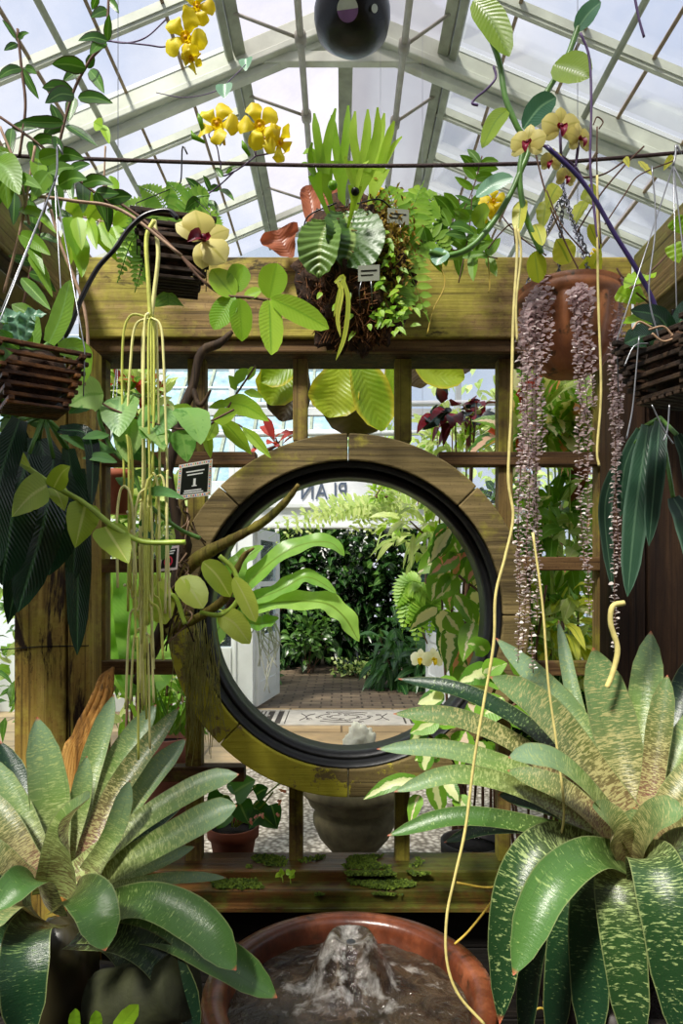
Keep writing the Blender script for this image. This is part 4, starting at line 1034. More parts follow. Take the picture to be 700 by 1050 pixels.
def vine(name, label, cat, stem, d, r, mat, leaves, lmat, prof=LAN, group=None, n=8, fold=.18, each=False, extra=None, sag=.1, partname='leaf', wave=0):
    """stem: list of pixel paths (x,y[,depth]); leaves: (bx,by,tx,ty,w[,d])"""
    q = stem[0][0]; o = thing(name, label, cat, P(q[0], q[1], q[2] if len(q) > 2 else d), group)
    for pth in stem:
        pts = [P(p[0], p[1], p[2] if len(p) > 2 else d) for p in pth]
        MB().tube(pts, r if not isinstance(r, dict) else r, 7, max(8, len(pts) * 7), knob=.15).build('stem', mat, o)
    b = MB()
    for lf in leaves:
        bx, by, tx, ty, wd = lf[:5]; dd = lf[5] if len(lf) > 5 else d + R.uniform(-.03, .03)
        p, t_ = P(bx, by, dd), P(tx, ty, dd - R.uniform(-.02, .05))
        if each: b = MB()
        b.leaf(p, t_, W(wd, dd), prof, (CAM - p).normalized() + V((R.uniform(-.4, .4), 0, R.uniform(.0, .7))), sag=sag * R.uniform(-.2, 1.3), n=n + 4, nw=3, fold=fold, wave=wave)
        if each: b.build(partname, L[lf[6]] if len(lf) > 6 else lmat, o)
    if not each and leaves: b.build('foliage', lmat, o)
    if extra: extra(o)
    return o
def sprout(stem, k, ln, wd, spread=55, up=None, d=None, opp=True):
    """leaf list along a pixel path: pairs every 1/k of it"""
    pts = catmull([V((p[0], p[1], p[2] if len(p) > 2 else 0)) for p in stem], k)
    out = []
    for i in range(1, k + 1):
        t_ = (pts[i] - pts[i - 1]); a = math.atan2(t_.y, t_.x)
        for s in ((-1, 1) if opp else ((-1, 1)[i % 2],)):
            q = a + s * math.radians(spread + R.uniform(-18, 18)); l = ln * R.uniform(.75, 1.15)
            lf = [pts[i].x, pts[i].y, pts[i].x + l * math.cos(q), pts[i].y + l * math.sin(q) + l * .12, wd * R.uniform(.8, 1.2)]
            if pts[i].z: lf.append(pts[i].z)
            elif d: lf.append(d + R.uniform(-.04, .04))
            out.append(tuple(lf))
    return out

# climbing leafy shoot at the upper left, with the yellow trumpet flowers
v1 = [(20, 330), (40, 240), (60, 150), (75, 95), (92, 62), (108, 40), (112, -10)]
lv = [(110, 42, 80, 42, 13), (108, 42, 92, 56, 12), (110, 42, 112, 14, 9), (88, 70, 53, 66, 16), (88, 70, 64, 84, 14), (92, 72, 107, 96, 13), (90, 70, 96, 54, 9), (76, 98, 43, 90, 16), (76, 98, 46, 106, 15), (80, 100, 116, 106, 13), (76, 100, 70, 126, 13), (65, 126, 20, 124, 13), (65, 126, 44, 140, 14), (68, 128, 100, 150, 14), (62, 128, 52, 106, 13), (58, 140, 60, 160, 12),
      (110, 10, 93, 18, 10), (112, 0, 122, 14, 8), (100, -5, 94, 10, 8), (40, 240, 62, 250, 10), (40, 240, 22, 226, 10), (30, 280, 58, 300, 12), (34, 270, 8, 262, 11), (46, 220, 20, 216, 12), (48, 215, 75, 222, 11)]
vine('climbing_vine', 'dark green shoot with paired oval leaves climbing above the left side beam', 'vine', [v1, [(18, 30), (22, 70), (26, 110), (20, 160)], [(0, 120), (40, 148), (75, 180), (120, 215)]], 1.30, .0028, M['stembrown'], lv + [(22, 70, 40, 102, 9), (22, 70, -4, 82, 10), (18, 45, 4, 52, 7), (16, 40, 2, 20, 6), (26, 70, 38, 76, 8), (18, 40, 30, 34, 6)] + sprout([(-10, 118), (40, 150), (80, 185), (110, 205)], 7, 32, 13, 50) + sprout([(0, 190), (30, 205)], 2, 30, 13, 50), L['vine'], OVA, each=True)
lv = sprout([(30, 150), (60, 190)], 3, 30, 15, 60) + sprout([(-10, 150), (5, 185)], 3, 36, 20, 55) + [(0, 150, 8, 215, 30), (-5, 165, 20, 200, 32), (20, 240, 52, 262, 16), (20, 236, 46, 282, 14), (30, 262, 54, 305, 13), (22, 285, 52, 318, 13), (20, 214, 58, 240, 14)]
vine('leafy_creeper', 'bright creeper hanging over the face of the left side beam', 'vine', [[(36, 150), (22, 230), (4, 300)], [(0, 130), (20, 180), (30, 230)]], 1.22, .0026, M['stemtan'], lv, L['mid'], OVA)
vine('leafy_creeper', 'lime leafed creeper behind the fern basket against the glass roof', 'vine', [[(60, 215), (95, 225), (130, 232)], [(108, 150), (106, 190), (100, 250)]], 1.75, .0025, M['stemtan'],
     sprout([(60, 220), (90, 225), (130, 236)], 6, 36, 18, 60) + [(105, 130, 96, 125, 14), (104, 128, 112, 148, 10), (72, 232, 70, 275, 16), (82, 240, 84, 285, 18), (95, 235, 120, 268, 16), (110, 195, 105, 214, 18), (120, 198, 112, 180, 14)], L['bright'], OVA)
def fl(o):
    for (x, y, d, s, f) in ((190, 38, 1.35, 44, (-.1, -1, -.35)), (202, 6, 1.36, 34, (.3, -1, -.2)), (196, 60, 1.36, 26, (-.5, -.6, -.8)), (222, 126, 1.38, 46, (-.1, -1, .1)), (266, 128, 1.38, 44, (.0, -1, -.1)), (287, 146, 1.40, 36, (.75, -.5, -.5))):
        allamanda(o, x, y, d, s, f)
    for x, y, tx, ty in ((205, 122, 208, 136), (198, 140, 210, 146), (250, 150, 256, 160)):
        b = MB(); b.tube([P(tx, ty, 1.38), P(x, y, 1.37), P(x - 2, y - 6, 1.37)], [.003, .006, .001], 6); b.build('flower_bud', L['bright'], o)
aw = [[(225, 165), (222, 150), (214, 138), (222, 130)], [(262, 160), (262, 145), (266, 132)], [(262, 160), (285, 155), (288, 148)], [(242, 175), (228, 180), (226, 165)], [(242, 175), (252, 168), (262, 160)], [(110, 42), (130, 44), (150, 38), (170, 20)], [(112, 42), (150, 46), (168, 48), (185, 42)], [(180, 225), (205, 205), (225, 190), (240, 176)]]
vine('yellow_trumpet_vine', 'twiggy vine bearing yellow trumpet flowers above the rope on the left', 'vine', aw, 1.42, .0016, M['stemviolet'],
     [(232, 178, 242, 170, 5), (216, 195, 208, 180, 9), (208, 200, 190, 182, 10), (212, 206, 225, 222, 10), (205, 205, 190, 216, 11), (226, 194, 240, 206, 8), (228, 182, 220, 172, 7), (225, 150, 232, 140, 4), (256, 152, 262, 142, 4), (225, 192, 212, 196, 8)], L['vine'], OVA, extra=fl)
vine('heart_leaf_runner', 'thin runner with two blue green heart leaves against the roof', 'vine', [[(160, 95), (190, 100), (222, 93), (240, 78), (252, 66)]], 1.6, .0011, M['stemviolet'], [(230, 86, 230, 101, 18), (252, 60, 252, 73, 15)], L['teal'], HEA, each=True)
def fl2(o):
    allamanda(o, 506, 206, 1.66, 26, (0, -1, .0)); allamanda(o, 498, 216, 1.68, 24, (-.3, -1, -.2)); allamanda(o, 388, 199, 1.90, 16, (0, -1, 0)); allamanda(o, 610, 260, 1.8, 12, (0, -1, 0))
lv = sprout([(470, 285), (480, 230), (486, 190), (492, 168)], 8, 24, 9, 70) + sprout([(430, 262), (455, 240), (470, 215)], 6, 30, 12, 60) + sprout([(400, 255), (440, 250), (500, 262)], 8, 26, 12, 60) + sprout([(505, 270), (495, 255), (490, 240)], 4, 20, 10, 60)
vine('yellow_trumpet_vine', 'leafy vine with yellow trumpet flowers resting along the header top', 'vine', [[(430, 262), (455, 240), (475, 215), (486, 190), (494, 160)], [(470, 290), (480, 240), (484, 200)], [(400, 250), (440, 252), (510, 265)], [(560, 262), (530, 240), (506, 210)]], 1.80, .0018, M['stembrown'], lv, L['mid'], OVA, extra=fl2)
# soft fern-like cluster right of the staghorn
b = MB(); o = thing('ladder_fern', 'bright drooping fern fronds just above the header right of the staghorn', 'fern', P(415, 262, 1.8))
def fern(mb, path, d, k, ln, wd, mat=None, droop=.15):
    pts = [P(p[0], p[1], p[2] if len(p) > 2 else d) for p in path]; c_ = catmull(pts, k)
    mb.tube(c_, .0012, 4, cap=False)
    for i in range(1, k):
        t_ = (c_[i + 1] - c_[i - 1]).normalized(); nh = (CAM - c_[i]).normalized() + V((0, 0, .4)); s = t_.cross(nh).normalized()
        q = W(ln, d) * math.sin(PI * min(1, .12 + .95 * i / k)) ** .7
        for sg in (-1, 1):
            dr = (s * sg + t_ * .35).normalized()
            mb.leaf(c_[i], c_[i] + dr * q + V((0, 0, -droop * q)), W(wd, d), LAN, nh, sag=.05, n=3, nw=1, rnd=R.random())
for path in ([(410, 262), (420, 220), (435, 185)], [(408, 262), (404, 215), (395, 190)], [(412, 258), (430, 215), (452, 200)], [(412, 262), (440, 245), (462, 262)], [(405, 255), (418, 275), (440, 330)], [(400, 260), (404, 300), (414, 335)]):
    fern(b, path, 1.78, 13, 24, 8)
b.build('foliage', L['fern'], o)
# fern in the black slatted basket
o = thing('basket_fern', 'feathery green fern growing out of the black slatted basket', 'fern', P(180, 240, 1.42)); b = MB()
for path in ([(178, 240), (150, 215), (118, 212)], [(175, 240), (150, 225), (128, 250)], [(172, 242), (140, 240), (120, 290)], [(180, 240), (165, 205), (140, 190)], [(180, 238), (185, 205), (170, 185)], [(180, 238), (200, 205), (215, 200)], [(170, 250), (150, 260), (138, 300)], [(185, 238), (210, 225), (228, 240)], [(172, 300), (172, 306), (173, 312)]):
    fern(b, path, 1.40, 20, 17, 5)
b.build('foliage', L['ferndark'], o)
# cream orchid with maroon lip
o = thing('orchid_spray', 'cream orchid bloom with maroon lip beside the black slatted basket', 'orchid', P(205, 250, 1.30))
orchid(o, 207, 247, 1.26, 64, (.25, -1, .1), 60)
MB().tube([P(118, 205, 1.32), P(150, 228, 1.31), P(185, 262, 1.30), P(210, 285, 1.30)], .003, 6, 20).build('stem', M['stembrown'], o)
def pinn(o): pass
vine('leafy_shoot', 'translucent lime shoot with seven broad leaflets in front of the header', 'vine', [[(185, 262), (205, 285), (228, 302), (255, 305), (276, 308)]], 1.28, .0028, M['stembrown'],
     [(240, 304, 217, 276, 28), (240, 304, 219, 338, 27), (245, 306, 248, 350, 24), (276, 308, 278, 364, 27), (278, 306, 337, 337, 24), (276, 306, 284, 270, 30), (250, 304, 268, 298, 14), (240, 300, 250, 272, 24)], L['bright'], ELL, each=True, sag=.12)
# pale yellow strands
o = thing('strand_cactus', 'curtain of pale yellow dangling strands below the black slatted basket', 'cactus', P(155, 250, 1.34)); dS = 1.30
main = [([(158, 226), (150, 245), (152, 290), (154, 326)], 1.9), ([(158, 226), (162, 260), (158, 300), (155, 326)], 1.9)]
for k in range(9):
    x = 152 + (-27, -19, -6, 0, 3, 8, 11, 14, -3)[k] + R.uniform(-2, 2); y9 = R.uniform(440, 520); main.append(([(155, 326), (155 + (x - 155) * .75, R.uniform(322, 338)), (x, R.uniform(360, 400)), (x + R.uniform(-4, 4), y9)], 1.15))
ends = [(p[-1][0], p[-1][1]) for p, _ in main[2:]]
for (x, y) in ends:
    for s in range(2):
        dx = R.uniform(-14, 10); ln = R.uniform(90, 190)
        main.append(([(x, y), (x + dx * .6, y + 8), (x + dx, y + 40), (x + dx + R.uniform(-4, 4), y + ln)], 1.15))
for k in range(13):
    x = R.uniform(128, 158); y = R.uniform(590, 650); dx = R.choice((-1, 1)) * R.uniform(3, 16)
    main.append(([(x, y - 60), (x, y), (x + dx * .7, y + 14), (x + dx, y + R.uniform(60, 130))], 1.1))
for pth, rr_ in main:
    dd = dS + R.uniform(-.03, .03)
    MB().tube([P(x, y, dS if i == 0 and len(pth) == 0 else dd) for i, (x, y) in enumerate(pth)], W(rr_ * 1.2, dS), 5, 22).build('strand', M[R.choice(('strand', 'strand', 'strandg'))], o)
for x, y in ((152, 322), (131, 525), (136, 545), (128, 600), (140, 625), (150, 650)): MB().blob(P(x, y, dS - .02), .0035, 8, 6, 0).build('berry', L['creamwhite'], o)
# hoya leaves in front of the upper lattice
vine('hoya_vine', 'hoya runner with big pale mottled leaves beneath the header at left', 'vine', [[(68, 390), (90, 402), (112, 418), (150, 432), (185, 440), (215, 432), (240, 420)], [(88, 398), (80, 388)]], 1.30, .0022, M['stembrown'],
     [(106, 404, 70, 416, 36), (124, 406, 122, 448, 42), (172, 418, 146, 450, 40), (190, 418, 206, 456, 40), (134, 428, 130, 474, 34), (150, 432, 168, 462, 28), (185, 440, 192, 474, 28), (172, 440, 164, 458, 18), (60, 398, 84, 408, 20)], L['hoya'], OVA, each=True, fold=.14)
vine('leafy_shoot', 'green lanceolate shoot climbing beside the bark branch near the black notice', 'vine', [[(190, 450), (225, 428), (245, 400), (262, 375)], [(225, 430), (248, 438), (262, 460)]], 1.52, .0024, M['stembrown'],
     [(178, 416, 208, 430, 16), (228, 412, 276, 432, 22), (225, 428, 258, 466, 18), (248, 438, 278, 470, 12), (240, 395, 254, 378, 12), (242, 400, 234, 385, 11), (236, 412, 214, 418, 10), (250, 402, 270, 408, 10), (254, 390, 262, 376, 9), (222, 432, 212, 452, 14), (218, 430, 244, 422, 18), (210, 440, 216, 470, 12)], L['bright'], LAN, each=True)

# ------------------------------------------------------------------ left vanilla vine and dark strap leaves
vine('vanilla_vine', 'thick stemmed vanilla vine with lime heart leaves crossing the stained yellow post', 'vine', [[(-10, 455), (15, 470), (50, 495), (85, 515), (110, 535), (128, 548)], [(128, 548), (150, 556), (190, 556)]], 1.20, .0052, M['stemlime'],
     [(48, 498, 12, 530, 42), (88, 516, 77, 562, 34), (108, 540, 132, 578, 34), (55, 500, 66, 524, 22), (-4, 460, 32, 480, 18), (55, 500, 72, 478, 20)], L['lime'], HEA, each=True, fold=.1)
vine('vanilla_vine', 'darker vanilla vine with narrow pointed leaves hanging behind the heart leaves', 'vine', [[(104, 410), (102, 430), (115, 460), (135, 480), (148, 512), (180, 540), (205, 552)]], 1.32, .0044, M['stemgreen'],
     [(104, 424, 144, 430, 11), (100, 412, 70, 424, 15), (118, 464, 60, 446, 17), (120, 460, 168, 480, 18), (135, 484, 176, 490, 12), (145, 505, 190, 512, 11), (112, 446, 84, 450, 12), (150, 530, 152, 560, 18), (172, 548, 166, 575, 15), (120, 474, 84, 470, 12), (140, 500, 118, 490, 12)], L['vanilla'], LAN, each=True)
dk = [((30, 465, 1.25), (12, 530, 1.2), (2, 600, 1.2), 46), ((55, 470, 1.3), (44, 540, 1.25), (18, 628, 1.22), 40), ((40, 450, 1.35), (60, 520, 1.3), (50, 590, 1.3), 44), ((80, 480, 1.38), (80, 570, 1.34), (79, 672, 1.33), 26), ((20, 430, 1.2), (-2, 500, 1.15), (-6, 590, 1.13), 30), ((70, 460, 1.35), (78, 530, 1.33), (74, 600, 1.33), 24), ((15, 440, 1.4), (30, 520, 1.42), (8, 640, 1.42), 36), ((60, 440, 1.3), (92, 450, 1.28), (94, 520, 1.27), 16)]
def strap_plant(label, base, specs, mat, pot=None, name='strap_leaf_plant', cat='plant'):
    o = thing(name, label, cat, P(*base))
    for a, m_, e_, wd in specs:
        d = m_[2]; MB().ribbon([P(*a), P(*m_), P(*e_)], W(wd, d), STR, (lambda q: (CAM - q).normalized() + V((.25, 0, .3))), n=16, nw=3, fold=.16, wave=.04).build('leaf', mat, o)
    b = MB()
    for a, *_ in specs: b.tube([P(*base), P(*a)], .004, 6)
    b.build('leaf_stalk', M['stemgreen'], o)
    return o
strap_plant('wet dark green strap leaves hanging beneath the brown slatted basket', (45, 425, 1.3), dk, L['dark'])
# plants in the brown slatted basket
strap_plant('broad strap orchid leaves rising from the brown slatted basket', (40, 360, 1.1), [((50, 352, 1.1), (62, 325, 1.12), (72, 287, 1.14), 20), ((20, 358, 1.06), (2, 352, 1.0), (-20, 385, .98), 26), ((60, 358, 1.12), (82, 360, 1.14), (84, 395, 1.14), 22), ((35, 355, 1.1), (30, 325, 1.12), (12, 312, 1.12), 18), ((30, 356, 1.08), (20, 335, 1.06), (-6, 322, 1.04), 16)], L['mid'])
o = thing('ruffled_fern', 'blue green ruffled fern frond above the brown slatted basket', 'fern', P(20, 350, 1.05)); b = MB()
for path, wd in (([(25, 350), (30, 325), (48, 322)], 16), ([(20, 350), (14, 325), (-4, 330)], 18), ([(22, 350), (10, 340), (2, 358)], 16)):
    b.ribbon([P(x, y, 1.04) for x, y in path], W(wd, 1.04), OVA, None, n=20, nw=3, wave=.5, wf=5)
b.build('foliage', L['teal'], o)
# right strap plant
rk = [((636, 470, 1.40), (620, 520, 1.40), (628, 606, 1.40), 14), ((664, 436, 1.30), (652, 520, 1.26), (643, 612, 1.25), 25), ((676, 432, 1.28), (672, 480, 1.24), (665, 560, 1.23), 19), ((690, 510, 1.2), (702, 535, 1.18), (716, 600, 1.16), 22), ((694, 446, 1.2), (704, 470, 1.2), (708, 515, 1.2), 15), ((656, 440, 1.36), (640, 480, 1.36), (636, 530, 1.37), 15)]
strap_plant('long blue green strap leaves drooping before the dark timber post', (676, 428, 1.3), rk, L['blued'])
strap_plant('dark oval orchid leaves in the dark slatted basket', (690, 345, 1.1), [((690, 348, 1.1), (675, 325, 1.09), (646, 318, 1.08), 20), ((688, 350, 1.09), (660, 345, 1.07), (640, 352, 1.05), 26), ((690, 345, 1.12), (702, 320, 1.14), (715, 310, 1.15), 20)], L['dark'])
vine('orchid_root_tangle', 'tan orchid roots clutching the dark slatted basket', 'root', [[(690, 345), (680, 335), (665, 338)], [(695, 345), (680, 350), (668, 342)], [(688, 345), (700, 330), (712, 345)], [(648, 338), (655, 330), (668, 336)]], 1.02, .0017, M['stemtan'], [], L['mid'])
vine('leafy_shoot', 'yellow curled leaf shoot beside the chain pot on the right', 'vine', [[(700, 245), (660, 285), (640, 300)], [(632, 275), (640, 285), (660, 290)], [(652, 300), (675, 320), (690, 345)]], 1.2, .0018, M['stembrown'],
     [(662, 282, 640, 296, 26), (660, 302, 632, 306, 18), (668, 330, 638, 332, 20), (632, 300, 652, 312, 16), (690, 225, 700, 240, 16), (690, 250, 696, 270, 18)], L['bright'], HEA, each=True, wave=.2)
# pink bloom at the left edge
o = thing('magenta_orchid', 'small magenta orchid bloom half cut by the left margin under the basket', 'orchid', P(0, 400, 1.15)); L['magenta'] = leafmat('magenta_petal', (190, 60, 150), (226, 120, 196), None, .35)
orchid(o, -2, 402, 1.15, 22, (.3, -1, 0), 0, 'magenta', 'maroonlip'); MB().tube([P(-20, 430, 1.16), P(-4, 404, 1.155)], .002, 6).build('stem', M['stemgreen'], o)
# thin waxy leaf band beneath left basket
vine('leafy_shoot', 'dim rounded leaves below the brown slatted basket at the margin', 'vine', [[(-10, 440), (10, 425), (30, 420)]], 1.35, .002, M['stemgreen'], [(10, 430, 10, 395, 26), (25, 425, 40, 400, 24), (0, 440, 20, 440, 18), (30, 432, 58, 438, 16), (-6, 450, 24, 462, 14)], L['hedge2'], OVA)

# ------------------------------------------------------------------ bark branch with notices
o = thing('bark_branch', 'mossy gnarled bark branch reaching across the left of the round opening', 'branch', P(185, 620, 1.72))
for pth, rr_ in (([(238, 340, 1.74), (225, 352, 1.74), (206, 362, 1.73), (198, 395, 1.73), (186, 425, 1.72), (178, 460, 1.72), (172, 490, 1.72), (180, 525, 1.72), (188, 560, 1.72), (180, 610, 1.72), (160, 660, 1.74), (140, 700, 1.76)], [.006, .011, .012, .012, .013, .014, .014, .016, .022, .02, .018, .014]),
                 ([(188, 585, 1.72), (210, 568, 1.70), (240, 552, 1.66), (270, 535, 1.62), (292, 515, 1.60), (306, 497, 1.58)], [.02, .018, .013, .011, .010, .005]),
                 ([(172, 648, 1.72), (205, 632, 1.70), (232, 612, 1.67), (240, 590, 1.65), (250, 570, 1.64), (260, 562, 1.63)], [.012, .012, .011, .008, .007, .003]),
                 ([(186, 560, 1.72), (190, 530, 1.70), (186, 515, 1.70), (190, 500, 1.70)], [.012, .01, .008, .004]),
                 ([(196, 395, 1.73), (205, 415, 1.71), (216, 400, 1.70)], [.008, .007, .003])):
    MB().tube([P(*p) for p in pth], rr_, 10, 40, knob=.25).build('limb' if rr_[0] > .008 else 'twig', M['barkdark'] if pth[0][1] < 400 else M['bark'], o)
M['bark2'] = M['bark']
for k in range(26):
    q = R.random(); x, y, d = (188 + R.uniform(-8, 10), R.uniform(510, 640), 1.70)
    MB().tube([P(x, y, d), P(x + R.uniform(-14, 14), y + R.uniform(5, 16), d - .02), P(x + R.uniform(-18, 18), y + R.uniform(20, 40), d)], .0022, 5, 8).build('twig', M[R.choice(('bark', 'barkdark', 'stemtan'))], o)
vine('branch_vanilla', 'fat lime vanilla leaves growing along the gnarled bark branch', 'vine', [[(150, 640), (176, 610), (190, 640)], [(225, 570), (240, 585), (245, 612), (228, 630), (205, 628)]], 1.62, .006, M['stemlime'],
     [(208, 576, 236, 612, 26), (185, 592, 208, 624, 30), (240, 592, 262, 638, 21), (224, 630, 256, 660, 26), (196, 590, 202, 615, 18), (150, 590, 170, 640, 34), (160, 600, 148, 640, 30)], L['lime'], ELL, each=True, fold=.12)
b = MB(); o = thing('grey_air_plant', 'hanging beard of fine grey green moss strands on the left of the ring', 'moss', P(210, 640, 1.84)); o['kind'] = 'stuff'
for k in range(110):
    x = R.gauss(205, 9); y = R.uniform(630, 700); b.tube([P(x, y, 1.83), P(x + R.uniform(-5, 5), y + 30, 1.82), P(x + R.uniform(-10, 10), y + R.uniform(40, 100), 1.83)], .0010, 3, 8, cap=False, r0=R.random())
M['airplant'] = plain('air_plant', (150, 146, 74), .8, 0, .3, 40)
b.build('strands', M['airplant'], o)
# notices
def notice(label, corners, d, border, body, icon):
    p = [P(x, y, d) for x, y in corners]            # tl, tr, br, bl
    o = thing('notice_sign', label, 'sign', p[3], 'small black notices on the branch')
    n_ = (p[1] - p[0]).cross(p[3] - p[0]).normalized()
    if n_.y > 0: n_ = -n_
    def q(u, v): return p[0].lerp(p[1], u).lerp(p[3].lerp(p[2], u), v)
    def plate(name, u0, u1, v0, v1, z, th, mat, par):
        b = MB(); k = [q(u0, v0), q(u1, v0), q(u1, v1), q(u0, v1)]
        i = [b.vert(x + n_ * (z + th)) for x in k] + [b.vert(x + n_ * z) for x in k]
        for f in ((3, 2, 1, 0), (4, 5, 6, 7), (0, 1, 5, 4), (1, 2, 6, 5), (2, 3, 7, 6), (3, 0, 4, 7)): b.face(*[i[k_] for k_ in f])
        return b.build(name, mat, par, False)
    pl = plate('sign_plate', 0, 1, 0, 1, 0, .004, border, o)
    bo = plate('sign_face', .1, .9, .11, .89, .004, .0008, body, o)
    return o, q, n_, plate, bo
M['signblack'] = plain('sign_black', (20, 22, 20), .3, 0, .3, 20, .05); M['signwhite'] = plain('sign_white', (226, 226, 220), .5, 0, .05); M['signred'] = plain('sign_red', (196, 40, 66), .5, 0, .05)
M['signborder'] = plain('sign_border_white', (226, 220, 208), .5, 0, .06); M['signpink'] = plain('sign_border_pink', (206, 188, 186), .5, 0, .1)
o, q, n_, plate, bo = notice('larger black notice with a colourful dotted border tied to the branch', ((184, 477), (218, 471), (216, 508), (181, 512)), 1.66, M['signborder'], M['signblack'], 0)
dots = [plain('dot_%s' % n, c, .5, 0, .05) for n, c in (('red', (216, 60, 50)), ('blue', (60, 110, 190)), ('orange', (236, 150, 50)), ('green', (80, 160, 90)))]
b = MB()
for k in range(15):
    for v in (.05, .95):
        b.mi = (k + (v > .5)) % 4; u = .04 + .92 * k / 14
        i = [b.vert(q(u + a, v + c) + n_ * .0046) for a, c in ((0, -.028), (.026, 0), (0, .028), (-.026, 0))]; b.face(*i)
    for u in (.05, .95):
        b.mi = (k + 2) % 4; v = .08 + .84 * k / 14
        i = [b.vert(q(u + a, v + c) + n_ * .0046) for a, c in ((0, -.026), (.026, 0), (0, .026), (-.026, 0))]; b.face(*i)
b.build('dotted_border', dots, o, False)
for v, u0, u1 in ((.24, .24, .78), (.33, .28, .74), (.78, .22, .72), (.84, .2, .78)): plate('text_line', u0, u1, v, v + .035, .0048, .0004, M['signwhite'], bo)
plate('icon', .47, .54, .47, .66, .0048, .0004, M['signwhite'], bo); plate('icon_base', .43, .58, .66, .69, .0048, .0004, M['signwhite'], bo)
o, q, n_, plate, bo = notice('smaller black notice with a red crossed out circle on the branch', ((166, 562), (184, 559), (182, 584), (163, 586)), 1.66, M['signpink'], M['signblack'], 0)
for v, u0, u1 in ((.17, .2, .8), (.27, .2, .74)): plate('text_line', u0, u1, v, v + .05, .0048, .0004, M['signwhite'], bo)
def loop(b, cu, cv, ru, rv_, w_, mat, name):
    for k in range(24):
        a, c = 2 * PI * k / 24, 2 * PI * (k + 1) / 24
        i = [b.vert(q(cu + r_ * ru * math.cos(t_), cv + r_ * rv_ * math.sin(t_)) + n_ * .0052) for r_, t_ in ((1, a), (1, c), (1 - w_, c), (1 - w_, a))]; b.face(*i)
b = MB(); loop(b, .48, .62, .24, .22, .3, None, ''); i = [b.vert(q(u, v) + n_ * .0054) for u, v in ((.32, .5), (.36, .46), (.64, .74), (.6, .78))]; b.face(*i); b.build('prohibition_ring', M['signred'], bo, False)
plate('hand_icon', .43, .53, .52, .74, .0047, .0003, M['signwhite'], bo)

# bark slab leaning behind the left bromeliad
b = MB()
for k in range(9): b.tube([P(104 + k * 1.5, 692 - k, 1.60), P(96 + k * 2, 715, 1.57 + .004 * (k % 3)), P(78 + k * 2.4, 752, 1.55), P(64 + k * 2.6, 800, 1.54), V((-.64 + k * .005, 1.5, .5)), V((-.66 + k * .005, 1.47, 0))], [.004, .008, .009, .008, .008, .008], 7, 26, knob=.3)
tag(b.build('bark_slab', M['barkslab']), 'peeling tan bark slab leaning against the stained yellow post', 'bark')

# ------------------------------------------------------------------ right vanilla vine, roots, hoses, orchids
vine('vanilla_vine', 'thick green vanilla vine climbing in front of the glass roof on the right', 'vine', [[(490, -10), (500, 30), (512, 65), (518, 100), (530, 130), (542, 150), (534, 175), (520, 205), (500, 235), (480, 255), (458, 262), (440, 258)], [(612, -6), (600, 12), (592, 30), (580, 62), (562, 92), (545, 125), (535, 160), (533, 190), (540, 225), (555, 260)]], 1.26, .0056, M['stemgreen'],
     [(486, 0, 522, 58, 30, 1.26, 'olive'), (590, 32, 616, 2, 20, 1.26, 'teal'), (568, 66, 604, 80, 34, 1.25, 'olive'), (536, 132, 570, 100, 24, 1.25, 'teal'), (488, 202, 526, 182, 19, 1.25, 'teal'), (520, 112, 494, 152, 18, 1.26, 'olive'), (535, 205, 531, 240, 16, 1.27, 'yellowg'), (548, 230, 556, 252, 14, 1.27, 'yellowg'), (548, 258, 552, 290, 20, 1.26, 'yellowg'), (487, 232, 502, 216, 22, 1.26, 'olive'), (456, 256, 447, 272, 20, 1.26, 'teal')], L['mid'], ELL, each=True)
vine('orchid_vine', 'yellowing leaves of a climbing vine around the pot chains', 'vine', [[(540, 120), (560, 200), (580, 250), (600, 290)], [(660, 150), (640, 170), (615, 200), (590, 240)], [(640, 165), (620, 178), (600, 182), (575, 178)]], 1.38, .0018, M['stembrown'],
     [(572, 190, 560, 215, 18), (598, 195, 612, 212, 18), (600, 205, 588, 232, 16), (583, 270, 570, 245, 24), (598, 298, 602, 262, 22), (606, 285, 616, 255, 16), (560, 205, 556, 235, 18), (690, 160, 680, 175, 8), (655, 165, 668, 180, 8), (640, 162, 645, 172, 6), (604, 230, 616, 258, 12)], L['yellowg'], OVA, each=True, wave=.1)
def oc(o):
    for (x, y, s, f, r_) in ((541, 148, 38, (-.5, -1, -.1), 10), (574, 132, 42, (.05, -1, -.1), 0), (593, 144, 34, (.5, -1, -.1), -10), (565, 166, 24, (-.6, -.8, -.5), 20), (580, 182, 24, (.2, -.9, -.5), 0)): orchid(o, x, y, 1.20, s, f, r_)
vine('orchid_spray', 'spray of cream orchids with dark lips above the ribbed terracotta bowl', 'orchid', [[(555, 148), (575, 160), (590, 172), (600, 190), (625, 230)], [(560, 150), (545, 148)], [(575, 160), (565, 166)], [(590, 172), (580, 180)], [(575, 160), (574, 135)], [(590, 170), (593, 146)]], 1.22, .0026, M['stemviolet'], [], L['mid'], extra=oc)
def strandline(name, label, cat, paths, d, r, mat):
    o = thing(name, label, cat, P(paths[0][0][0], paths[0][0][1], d))
    for p in paths: MB().tube([P(q[0], q[1], q[2] if len(q) > 2 else d) for q in p], r, 7, max(16, 6 * len(p)), knob=.12).build('root' if cat == 'root' else 'line', M[mat], o)
    return o
strandline('aerial_root', 'long cream aerial root dangling from the vine past the ring to the fountain rim', 'root', [[(528, 232), (530, 260), (526, 330), (524, 420), (521, 490), (526, 530), (518, 570), (508, 610), (506, 660), (496, 720), (486, 780), (477, 850), (466, 900), (458, 940), (458, 985), (470, 1020), (498, 1052)]], 1.14, .0026, 'rootcream')
